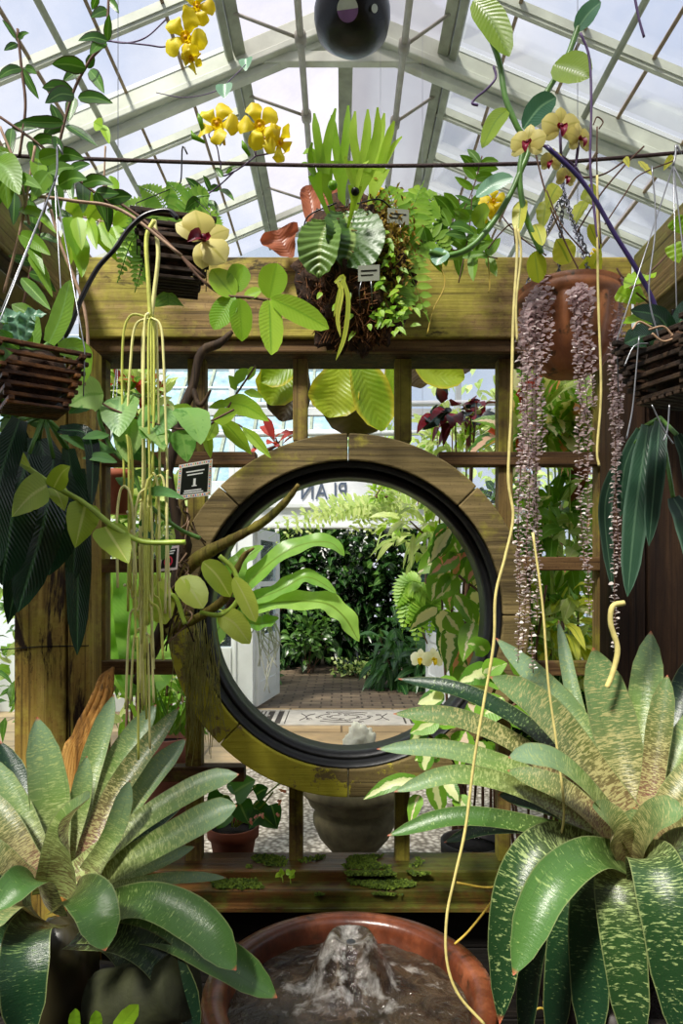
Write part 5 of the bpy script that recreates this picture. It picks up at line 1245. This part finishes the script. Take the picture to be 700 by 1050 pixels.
strandline('aerial_root', 'second cream aerial root hanging just beside the silver strands', 'root', [[(531, 235), (534, 262), (529, 310), (530, 350)], [(612, 180), (613, 300), (616, 400), (612, 460), (614, 478)], [(546, 546), (556, 620), (562, 700), (570, 760), (578, 830), (572, 868)]], 1.18, .0022, 'rootcream')
strandline('aerial_root', 'fat cream root end curling beside the dark timber post', 'root', [[(640, 618), (628, 622), (626, 640), (633, 665), (628, 690), (622, 705)]], 1.30, .0055, 'rootcream')
strandline('aerial_root', 'short yellow aerial root hanging across the header right of the staghorn', 'root', [[(446, 262), (456, 290), (444, 318), (438, 342)], [(500, 262), (502, 290), (501, 300)]], 1.80, .0018, 'rootyellow')
strandline('aerial_root', 'yellow root branching below the right bromeliad', 'root', [[(548, 905), (560, 960), (556, 1000), (560, 1060)], [(546, 1036), (556, 1034), (562, 1044)], [(520, 900), (500, 930), (480, 955), (466, 968)], [(468, 905), (500, 910), (530, 905)]], 1.36, .0024, 'rootyellow')
strandline('tan_runner', 'bare tan runner stem beside the black hose on the left', 'stem', [[(52, 215), (62, 250), (76, 285), (86, 315), (90, 350), (86, 395)], [(30, 200), (75, 206), (125, 216), (186, 262)]], 1.2, .003, 'stemtan')
strandline('garden_hose', 'black hose looping over the brown slatted basket to the fern basket', 'hose', [[(62, 352), (72, 335), (84, 305), (100, 275), (118, 255), (132, 235), (150, 220), (172, 216), (182, 224)]], 1.16, .0042, 'hose')
strandline('garden_hose', 'dark violet hose dropping past the ribbed terracotta bowl to the right basket', 'hose', [[(560, 150), (590, 178), (610, 205), (630, 240), (650, 272), (668, 305), (676, 330), (682, 350)]], 1.12, .0038, 'purple')
strandline('violet_runner', 'thin violet runner hanging in front of the orchids on the right', 'stem', [[(595, 34), (604, 60), (606, 110), (605, 170), (610, 225), (614, 255)], [(506, 68), (508, 80), (498, 92), (488, 100), (484, 106), (490, 108)], [(650, -5), (655, 20), (660, 38)]], 1.18, .0022, 'stemviolet')
strandline('thin_runner', 'thin curling tendrils above the rope on the right', 'stem', [[(612, 130), (612, 180), (616, 250)], [(608, 128), (612, 120), (618, 125), (614, 132)], [(560, 195), (575, 230), (600, 260)], [(620, 230), (640, 200), (655, 180), (690, 165)], [(528, 250), (525, 230), (512, 240), (500, 255)]], 1.3, .0014, 'stembrown')
strandline('hanging_wire', 'loose pale wires looping below the dark slatted basket', 'wire', [[(655, 345), (652, 380), (648, 420), (642, 450)], [(668, 415), (680, 440), (690, 455)], [(686, 415), (684, 440), (680, 452)], [(668, 170), (672, 230), (665, 300), (676, 350)], [(640, 375), (650, 355), (664, 352)]], 1.04, .0012, 'wire')

# variegated foliage arching in front of the ring on the right
cl = [(505, 690, 470, 700, 26), (500, 705, 468, 712, 26), (522, 700, 488, 690, 22), (515, 715, 485, 745, 30), (478, 750, 470, 790, 28), (470, 735, 442, 745, 22), (450, 740, 420, 752, 20), (440, 742, 420, 765, 18), (450, 775, 425, 780, 20), (430, 800, 372, 820, 18), (445, 800, 452, 836, 22), (470, 815, 478, 836, 20), (455, 800, 470, 822, 18), (430, 815, 420, 846, 16), (435, 790, 440, 760, 18), (520, 730, 545, 748, 24), (530, 700, 560, 690, 24), (545, 715, 575, 735, 22), (438, 740, 418, 732, 18), (500, 670, 478, 660, 20), (480, 720, 500, 740, 26), (462, 760, 440, 772, 20), (495, 690, 520, 680, 22), (540, 690, 520, 672, 22), (470, 700, 440, 708, 20), (560, 740, 585, 752, 22), (455, 712, 428, 722, 20), (490, 760, 500, 790, 24)]
def potted(label, x, d, zt, rad, mat, name='plant_pot', hgt=.16):
    o = thing(name, label, 'plant pot', (W(x - 350, d), d, zt - hgt))
    MB().lathe([(rad * .66, 0), (rad * .94, hgt * .8), (rad * 1.05, hgt * .8), (rad * 1.06, hgt), (rad * .95, hgt), (rad * .93, hgt * .88), (0, hgt * .86)], (W(x - 350, d), d, zt - hgt), 36).build('pot', mat, o)
    MB().lathe([(0, hgt * .9), (rad * .93, hgt * .88)], (W(x - 350, d), d, zt - hgt), 24).build('soil', M['soil'], o)
    if zt - hgt > .05:
        pd = thing('plinth', 'short stone plinth under the ' + label.split(' ', 1)[0] + ' ' + label.split(' ', 1)[1][:44].rsplit(' ', 1)[0], 'plinth', (W(x - 350, d), d, 0)); r_ = rad * .72; cx_ = W(x - 350, d)
        MB().lathe([(r_, 0), (r_, zt - hgt - .001)], (cx_, d, 0), 24).build('block', M['stone'], pd); MB().lathe([(r_ * 1.06, 0), (r_ * 1.06, .03)], (cx_, d, 0), 24).build('foot', M['stone'], pd)
    return o
potted('dark glazed pot behind the lattice under the variegated leaves', 484, 2.35, .56, .105, M['darkpot'], hgt=.2)
vine('variegated_shrub', 'cream and pink splashed leaves arching over the lower right of the ring', 'plant', [[(484, 850, 2.3), (488, 800, 1.9), (490, 750, 1.75), (510, 700, 1.72)], [(486, 850, 2.3), (470, 790, 1.85), (445, 760, 1.74), (430, 740, 1.72)], [(486, 850, 2.3), (460, 810, 1.8), (435, 800, 1.72)], [(490, 760, 1.75), (530, 720, 1.73), (560, 710, 1.72)]], 1.70, .004, M['stembrown'], cl, L['croton2'], OVA, sag=.1)
# seedlings
o = vine('seedling', 'tiny yellow green seedling sprouting on the mossy sill', 'plant', [[(290, 905), (289, 897)], [(298, 906), (297, 896)]], 1.91, .0014, M['stemlime'], [(289, 898, 282, 900, 6), (289, 898, 288, 890, 6), (297, 897, 303, 893, 7), (297, 897, 302, 900, 7), (297, 897, 293, 892, 6)], L['bright'], OVA)
strap_plant('small lime leaves at the foot of the left bromeliad', (110, 1065, .98), [((78, 1060, .98), (76, 1046, .98), (77, 1034, .98), 12), ((100, 1060, .98), (98, 1048, .98), (98, 1036, .98), 13), ((118, 1058, .98), (130, 1044, .98), (142, 1030, .97), 18)], L['bright'], name='young_plant')
tag(MB().tube([P(104, 1030, 1.12), P(150, 1022, 1.10), P(188, 1010, 1.08)], [.052, .056, .05], 18, 12, knob=.08).build('mossy_log', M['mosslog']), 'short mossy log under the left bromeliad', 'log')
# ------------------------------------------------------------------ plants behind the lattice
def shrub(name, label, x, y, d, rx, ry, n, ll, lw, mat, prof=OVA, hang=.25, group=None, depth=None, accents=None, root=True, out=.8, cat='shrub', nn=4, stemm='stembrown', up=.35):
    c_ = P(x, y, d); ax, az = W(rx, d), W(ry, d); ay = depth or ax * .7
    o = thing(name, label, cat, (c_.x, c_.y, 0 if root else c_.z), group)
    b = MB(); pos = []
    for i in range(n):
        dr = V((R.gauss(0, 1), R.gauss(0, 1), R.gauss(0, 1))).normalized(); q = R.random() ** .45
        p = c_ + V((dr.x * ax * q, dr.y * ay * q, dr.z * az * q))
        if p.z < .03: p.z = R.uniform(.03, .25)
        pos.append(p)
        l = W(ll, d) * R.uniform(.65, 1.2)
        v = (dr * out + rv(.7) + V((0, -.25, up - hang))).normalized()
        b.leaf(p, p + v * l + V((0, 0, -hang * l * .6)), W(lw, d) * R.uniform(.7, 1.2), prof, (V((0, -.5, .9)) + rv(.6)), sag=.15, n=nn, nw=1, fold=.2)
    b.build('foliage', mat, o)
    if accents:
        for am, k in accents:
            b = MB()
            for i in range(k):
                p = R.choice(pos); v = (rv(.8) + V((0, -.8, .2))).normalized(); l = W(ll, d) * R.uniform(.7, 1.2)
                b.leaf(p, p + v * l, W(lw, d), prof, V((0, -1, .5)) + rv(.4), sag=.1, n=nn + 2, nw=2, fold=.15)
            b.build('coloured_foliage', am, o)
    for i in range(5 if root else 3):
        p = R.choice(pos); q = V((c_.x + R.uniform(-.05, .05), c_.y + R.uniform(-.04, .04), 0 if root else c_.z - az * .8))
        MB().tube([q, q.lerp(p, .5) + rv(.03), p], [.008, .006, .003], 5, 10).build('stem', M[stemm], o)
    return o

# far side of the doorway
far = [(-2.6, 11.2, 1.3, 1.2, 1.5), (-1.3, 11.0, 1.25, 1.0, 1.5), (0.0, 11.3, 1.5, 1.1, 1.7), (1.3, 11.1, 1.25, 1.0, 1.5), (2.6, 11.2, 1.4, 1.2, 1.6)]
fl_ = ['dense dark shrub beyond the open door, behind the left door leaf', 'dense dark shrub filling the doorway just right of the left door leaf', 'tallest dense dark shrub at the end of the brick path', 'dense dark shrub above the strappy clump beyond the doorway', 'dense dark shrub beyond the right door leaf']
for (X, Y, Z, ax, az), lb in zip(far, fl_):
    px_, py_ = VX + X * F / Y, VY - (Z - EYE) * F / Y
    shrub('dense_shrub', lb, px_, py_, Y, ax * F / Y, az * F / Y, 1500, 14, 8, L['hedge'], OVA, .3, 'dense shrubs beyond the doorway', .7, accents=[(L['hedge2'], 160)], nn=3)
shrub('understory_shrub', 'glossy light leaved shrub at the left edge of the brick path', 262, 690, 9.3, 26, 34, 220, 9, 6, L['hedge2'], OVA, .2, accents=[(L['creamwhite'], 14)], nn=3)
shrub('understory_shrub', 'glossy mid green shrub low in the middle behind the brick path', 318, 650, 10.2, 26, 32, 200, 10, 6, L['hedge2'], OVA, .2, nn=3)
shrub('understory_shrub', 'pale spotted ground cover along the end of the brick path', 365, 690, 9.9, 26, 10, 170, 6, 4, L['light'], OVA, .1, nn=3, depth=.3, accents=[(L['hedge'], 120)])
shrub('strappy_clump', 'clump of broad strappy green leaves by the right side of the brick path', 408, 680, 8.9, 26, 42, 150, 26, 7, L['hosta'], LAN, .7, cat='plant', nn=5)
shrub('strappy_clump', 'second strappy clump tucked against the right door leaf', 446, 680, 8.7, 22, 46, 110, 26, 8, L['hosta'], LAN, .7, cat='plant', nn=5)
for k, (X, Y, Z, ax, az, m, lb) in enumerate([(-4.2, 10.5, 1.9, 1.5, 2.2, 'hedge2', 'tall glossy shrub outside the gable glass at far left'), (4.4, 10.2, 2.0, 1.6, 2.4, 'light', 'tall pale shrub outside the gable glass at far right'), (2.6, 12.5, 3.0, 1.6, 2.6, 'light', 'pale tree crown above the doorway seen through the right lattice panes'), (.9, 13.2, 3.4, 1.1, 1.4, 'asparagus', 'thin pale tree behind the transom sign')]):
    shrub('garden_tree', lb, VX + X * F / Y, VY - (Z - EYE) * F / Y, Y, ax * F / Y, az * F / Y, 420, 14, 7, L[m], OVA, .2, 'trees outside the gable', .9, nn=3, cat='tree')
# inside the far house, either side of the walk
for X, Y, Z, ax, az, n, ll, lw, m, acc, lb in [
    (-2.1, 5.2, .9, .8, 1.0, 380, 20, 9, 'mid', [(L['light'], 90)], 'bushy green shrub inside the glasshouse left of the walk'),
    (-2.6, 4.0, 1.4, .9, 1.4, 380, 26, 11, 'mid', [(L['light'], 120)], 'tall bushy shrub behind the stained yellow post'),
    (-1.65, 6.3, .8, .5, .8, 240, 16, 8, 'light', None, 'pale shrub beside the left door jamb'),
    (2.2, 5.4, 1.0, .8, 1.2, 380, 20, 9, 'light', [(L['mid'], 160)], 'pale bushy shrub inside the glasshouse right of the walk'),
    (2.4, 3.9, 1.5, .9, 1.4, 400, 26, 11, 'mid', [(L['light'], 160)], 'tall bushy shrub behind the dark timber post'),
    (1.75, 6.4, .8, .45, .8, 220, 16, 8, 'mid', None, 'green shrub beside the right door jamb'),
]:
    shrub('glasshouse_shrub', lb, VX + X * F / Y, VY - (Z - EYE) * F / Y, Y, ax * F / Y, az * F / Y, n, ll, lw, L[m], OVA, .25, 'shrubs lining the walk behind the screen', None, accents=acc, nn=3)

# left panes
shrub('red_bract_plant', 'leafy plant with red bracts in the upper left lattice pane', 138, 412, 2.9, 30, 34, 120, 26, 10, L['light'], LAN, .2, accents=[(L['red'], 26), (L['mid'], 40)], depth=.15)
shrub('pale_shrub', 'pale green shrub behind the left lattice rail', 150, 520, 2.95, 42, 52, 200, 26, 12, L['light'], OVA, .25, accents=[(L['mid'], 60)], depth=.2)
shrub('pale_shrub', 'lime shrub low behind the lattice beside the terracotta pots', 190, 720, 3.1, 30, 50, 150, 18, 9, L['mid'], OVA, .25, depth=.2, accents=[(L['light'], 30)])
def nest(label, x, y, d, specs, mat='nest'):
    o = thing('nest_fern', label, 'fern', P(x, y, d))
    for pth, wd in specs:
        MB().ribbon([P(*(p if len(p) > 2 else (*p, d))) for p in pth], W(wd * 1.5, d), STR, (lambda q: (CAM - q).normalized() * .5 + V((.1, -.2, .8))), n=28, nw=3, fold=.2, wave=.16, wf=4).build('frond', L[mat], o)
    MB().blob(P(x, y, d), (W(7, d), W(7, d), W(10, d)), 12, 8, .3).build('crown', M['roots'], o)
    return o
nest('nest fern with broad fronds standing upright in the lower left lattice pane', 146, 715, 2.5, [([(140, 712), (126, 650), (106, 575)], 26), ([(145, 712), (140, 640), (128, 560)], 30), ([(150, 712), (160, 650), (168, 580)], 32), ([(150, 712), (175, 660), (196, 610)], 26), ([(138, 712), (112, 670), (98, 630)], 22), ([(148, 712), (152, 660), (150, 590)], 24)])
nest('nest fern arching wavy fronds through the left of the round opening', 238, 622, 3.2, [([(236, 622), (262, 590), (300, 562), (336, 556), (353, 570)], 16), ([(240, 626), (285, 618), (330, 618), (352, 632), (368, 658)], 20), ([(240, 622), (285, 606), (315, 592), (345, 608)], 15), ([(236, 620), (244, 580), (270, 560)], 16), ([(236, 628), (215, 660), (205, 700)], 18), ([(240, 630), (262, 640), (286, 634)], 14)])
o = thing('hanging_roots', 'tangle of pale hanging roots beneath the wavy fronds in the round opening', 'root', P(270, 620, 3.3))
for k in range(16):
    x = R.uniform(262, 280); y = R.uniform(610, 640); MB().tube([P(x, y, 3.25), P(x + R.uniform(-10, 12), y + 25, 3.25), P(x + R.uniform(-14, 16), y + R.uniform(40, 85), 3.25)], .0035, 4, 10).build('root', M['rootwhite'], o)

def hang_pot(label, x, y, d, wpx, hpx, mat):
    c_ = P(x, y, d); r, h = W(wpx, d) / 2, W(hpx, d); o = thing('hanging_pot', label, 'plant pot', c_)
    MB().lathe([(r * .62, -h / 2), (r * .9, h * .3), (r * 1.04, h * .3), (r * 1.06, h * .5), (r * .94, h * .5), (r * .9, h * .3), (0, h * .3)], c_, 32).build('pot', mat, o)
    for a in (0, 2.1, 4.2): MB().tube([c_ + V((r * math.cos(a), r * math.sin(a), h * .45)), V((c_.x, c_.y, c_.z + .5)), ][:2], .0015, 4).build('hanger', M['wire'], o)
    MB().tube([V((c_.x, c_.y, c_.z + .5)), V((c_.x, c_.y, zr(c_.x) - .03))], .0015, 4).build('hanging_line', M['wire'], o)
    return o
hang_pot('terracotta pot hung behind the left lattice under the mid rail', 121, 505, 2.4, 36, 44, M['terra'])
hang_pot('terracotta pot hung behind the right lattice beside the silver strands', 592, 497, 2.6, 24, 38, M['terra'])
hang_pot('small terracotta pot hung near the right lintel in the round opening', 433, 512, 4.6, 14, 14, M['terra'])
dish = hang_pot('shallow black hanging dish under the transom sign in the round opening', 390, 518, 4.4, 26, 9, M['ironblack'])
o = thing('feathery_fern', 'feathery pale asparagus fern trailing across the white lintel', 'fern', P(385, 512, 4.4)); b = MB()
for k in range(34):
    x0, y0 = 388 + R.uniform(-8, 8), 516; x1 = R.uniform(255, 400); y1 = R.uniform(522, 565)
    if k % 3 == 0: x1, y1 = R.uniform(380, 470), R.uniform(485, 540)
    fern(b, [(x0, y0), ((x0 + x1) / 2, min(y0, y1) + R.uniform(-1, 8)), (x1, y1)], 4.4 + R.uniform(-.25, .25), 12, 12, 3.2)
b.build('foliage', L['asparagus'], o)
fo2 = thing('hanging_fern', 'pale green sword fern hanging right of centre in the round opening', 'fern', P(430, 600, 3.4)); b = MB()
for pth in ([(432, 598), (420, 610), (412, 650)], [(434, 598), (430, 620), (426, 665)], [(436, 598), (440, 620), (440, 655)], [(438, 598), (452, 612), (458, 645)], [(432, 598), (418, 598), (405, 625)], [(436, 597), (446, 600), (465, 615)], [(434, 598), (424, 612), (418, 640)], [(434, 596), (434, 610), (432, 640)]): fern(b, pth, 3.4, 18, 16, 5)
b.build('foliage', L['fern'], fo2)
MB().tube([P(436, 470, 3.4), P(437, 530, 3.4), P(436, 598, 3.4), P(432, 640, 3.4), P(438, 660, 3.4)], .004, 5, 16).build('stem', M['stembrown'], fo2)
o = thing('orchid_spray', 'pair of white orchid blooms low in the right of the round opening', 'orchid', P(438, 678, 3.3))
orchid(o, 431, 676, 3.3, 22, (-.3, -1, .1), 0, 'creamwhite', 'yellow'); orchid(o, 444, 676, 3.28, 24, (.2, -1, .1), 0, 'creamwhite', 'yellow')
MB().tube([P(470, 650, 3.35), P(455, 660, 3.32), P(438, 676, 3.32)], .003, 5, 10).build('stem', M['stemgreen'], o)
o = vine('dark_leaf_plant', 'blackish spear leaves crossing the dark shrubs in the round opening', 'plant', [[(452, 592), (430, 602), (412, 606)], [(452, 592), (460, 560), (462, 520)]], 3.5, .004, M['stembrown'], [(440, 598, 398, 608, 12), (436, 604, 402, 622, 11), (430, 606, 400, 598, 9), (445, 596, 410, 590, 10), (450, 594, 428, 580, 9), (440, 606, 420, 625, 9), (452, 592, 474, 600, 9)], L['darkblue'], LAN, each=True)

# pink variegated shrub hanging behind the right side of the ring
cl = []
for k in range(52):
    x = R.uniform(446, 534); y = 540 + R.uniform(0, 180) * R.random() ** .6 + (530 - x) * .12
    cl.append((x, y - 14, x + R.uniform(-30, 24), y + R.uniform(4, 30), R.uniform(17, 27), R.uniform(2.2, 2.75)))
cl += [(470, 570, 440, 590, 26, 2.5), (480, 560, 450, 560, 22, 2.5), (468, 590, 446, 615, 24, 2.5), (490, 552, 500, 590, 30, 2.4), (466, 640, 458, 690, 22, 2.4)]
vine('variegated_shrub', 'pink and cream variegated leaves hanging inside the right of the round opening', 'plant', [[(520, 760, 2.4), (525, 680, 2.4), (510, 600, 2.4), (480, 560, 2.45)], [(525, 700, 2.4), (500, 620, 2.4), (470, 590, 2.45)], [(540, 720, 2.4), (560, 600, 2.4)]], 2.4, .005, M['stembrown'], cl, L['croton'], OVA, sag=.1)
shrub('light_foliage', 'light lanceolate sprays arching over the upper right of the round opening', 455, 540, 3.0, 62, 34, 150, 30, 8, L['light'], LAN, .35, depth=.3, accents=[(L['bright'], 30)], cat='plant', root=False)
shrub('light_foliage', 'small yellow green sprays beside the mirrored lettering', 388, 502, 4.0, 14, 10, 34, 14, 5, L['bright'], LAN, .1, depth=.15, cat='plant', root=False)
shrub('yellow_foliage', 'yellow green fine leaved shrub behind the ring at right', 505, 610, 2.9, 24, 90, 150, 22, 8, L['yellowg'], LAN, .3, depth=.2, cat='plant', accents=[(L['light'], 30)])

# right panes
shrub('croton', 'croton with pink patched leaves behind the ribbed terracotta bowl', 575, 440, 2.5, 64, 36, 90, 54, 22, L['croton'], OVA, .2, depth=.2, accents=[(L['light'], 46), (L['red'], 6)], stemm='stemlime')
shrub('pale_shrub', 'blown out pale foliage behind the upper right lattice', 572, 410, 3.2, 66, 44, 300, 18, 6, L['light'], LAN, .2, depth=.3)
shrub('croton', 'dark and lime croton filling the middle right lattice pane', 570, 540, 2.6, 58, 44, 110, 42, 16, L['mid'], LAN, .4, depth=.25, accents=[(L['croton'], 26), (L['light'], 40)])
shrub('croton', 'yellow green croton with brown stems in the lower right lattice pane', 572, 645, 2.6, 58, 50, 170, 36, 13, L['yellowg'], LAN, .4, depth=.25, accents=[(L['mid'], 60), (L['light'], 40)])
shrub('croton', 'deep green shrub between the lower right lattice and the bromeliad', 545, 740, 2.5, 66, 52, 130, 34, 14, L['mid'], OVA, .3, depth=.2, accents=[(L['hedge'], 60)])
shrub('maroon_foliage', 'dark maroon leaves in the upper lattice pane right of centre', 470, 424, 2.8, 34, 16, 30, 22, 13, L['maroon'], OVA, .4, depth=.15, cat='plant', accents=[(L['darkblue'], 14)])
shrub('pale_shrub', 'pale feathery plants in the upper lattice pane right of centre', 470, 448, 3.0, 44, 22, 150, 20, 6, L['light'], LAN, .1, depth=.2, accents=[(L['bright'], 40)])
shrub('maroon_foliage', 'red folded leaves in the lattice pane left of centre', 282, 452, 2.6, 20, 14, 9, 28, 11, L['red'], LAN, .2, depth=.05, cat='plant', root=False)
strandline('shelf_rail', 'white plant shelf rails crossing the upper lattice panes', 'rail', [[(200, 446, 4.6), (620, 442, 4.6)], [(200, 416, 4.6), (620, 412, 4.6)]], 4.6, .02, 'white')
# broad shield fronds hanging under the header
o = thing('elephant_staghorn', 'broad ribbed staghorn fronds hanging behind the lattice under the header', 'fern', P(350, 372, 2.5))
for pth, wd, m, dd in (([(300, 352), (290, 385), (276, 415)], 44, 'shieldbig', 2.5), ([(318, 352), (300, 372), (268, 392)], 34, 'shieldbig', 2.45), ([(310, 356), (300, 395), (288, 432)], 46, 'shieldbrown', 2.58),
                       ([(352, 352), (345, 395), (336, 428)], 52, 'shieldbig', 2.46), ([(358, 352), (374, 390), (392, 442)], 42, 'shieldbig', 2.44), ([(362, 360), (364, 405), (362, 450)], 66, 'shieldbrown', 2.55),
                       ([(425, 352), (438, 380), (476, 388)], 34, 'shieldbig', 2.46), ([(415, 352), (425, 375), (432, 398)], 40, 'shieldbrown', 2.55), ([(450, 358), (470, 372), (482, 380)], 24, 'shieldbrown', 2.5), ([(395, 352), (402, 380), (404, 410)], 20, 'shieldbig', 2.5)):
    MB().ribbon([P(x, y, dd) for x, y in pth], W(wd, dd), OBO, V((.1, -1, .1)), n=24, nw=5, cup=.3, wave=.1, wf=2, ribs=.012, rf=6).build('frond', L[m], o)
MB().tube([P(280, 354, 2.55), P(480, 354, 2.55)], .02, 6).build('rhizome', M['roots'], o)

# pots and stonework seen under the ring
bp = potted('terracotta pot of begonia standing behind the sill', 239, 2.22, P(0, 846, 2.22).z, W(25, 2.22), M['terra'], hgt=W(52, 2.22))
o = vine('begonia', 'round leaved begonia with pink blooms in the terracotta pot behind the sill', 'plant', [[(238, 848), (236, 820), (230, 815)], [(240, 848), (250, 820), (262, 806)], [(242, 848), (265, 830), (280, 812)], [(240, 848), (262, 825), (290, 800)]], 2.22, .003, M['stemlime'],
     [(230, 815, 218, 838, 30), (240, 812, 262, 800, 30), (236, 826, 222, 850, 26), (245, 822, 255, 845, 24), (258, 826, 285, 850, 24), (248, 806, 232, 806, 24), (278, 825, 284, 850, 18), (262, 815, 275, 808, 18), (225, 812, 215, 822, 16), (268, 835, 255, 850, 16)], L['begonia'], HEA, each=True)
L['salmon'] = leafmat('salmon_petal', (226, 130, 110), (246, 178, 160), None, .3)
b = MB()
for x, y in ((262, 838), (268, 836), (256, 842), (288, 822), (290, 812), (285, 835)):
    for k in range(4): p = P(x, y, 2.14); b.leaf(p, p + rv(.014), .011, OVA, None, n=3, nw=1)
b.build('blossom', L['salmon'], o)
ur = thing('stone_urn', 'weathered stone urn pedestal standing just behind the sill under the ring', 'urn', (W(13, 3.1), 3.1, 0)); k = W(1, 3.1); uc = (W(13, 3.1), 3.1, 0)
def zz(y): return P(0, y, 3.1).z
MB().lathe([(k * 30, 0), (k * 30, zz(896)), (k * 24, zz(890)), (k * 24, zz(884)), (k * 20, zz(880)), (k * 19, zz(876)), (k * 26, zz(868)), (k * 36, zz(856)), (k * 42, zz(842)), (k * 42, zz(834)), (k * 38, zz(828)), (k * 46, zz(822)), (k * 50, zz(812)), (k * 50, zz(800)), (k * 40, zz(796)), (0, zz(795))], uc, 48).build('pedestal', M['stone'], ur)
MB().lathe([(k * 52, zz(812)), (k * 56, zz(807)), (k * 52, zz(800)), (k * 44, zz(798))], uc, 48).build('rim', M['stone'], ur)
rk_ = tag(MB().blob(P(369, 768, 3.1) + V((0, 0, -.012)), (W(17, 3.1), W(15, 3.1), W(27, 3.1)), 40, 30, .24, 2.6, 5.).build('rock', M['rock']), 'pale craggy rock standing on the stone urn in the round opening', 'rock')
potted('wide pale terracotta pot behind the lower left lattice', 168, 2.5, P(0, 752, 2.5).z, W(36, 2.5), M['terrapink'], hgt=.4)
o = thing('leafy_pot_plant', 'dim green foliage rising from the pale terracotta pot', 'plant', P(165, 750, 2.5)); b = MB()
for k in range(46): p = P(165 + R.uniform(-24, 24), 752 + R.uniform(-6, 4), 2.5 + R.uniform(-.08, .08)); b.leaf(p, p + V((R.uniform(-.6, .6), R.uniform(-.4, .2), 1)) * R.uniform(.06, .2), .016, LAN, n=5, nw=1, sag=-.1)
b.build('foliage', L['mid'], o)
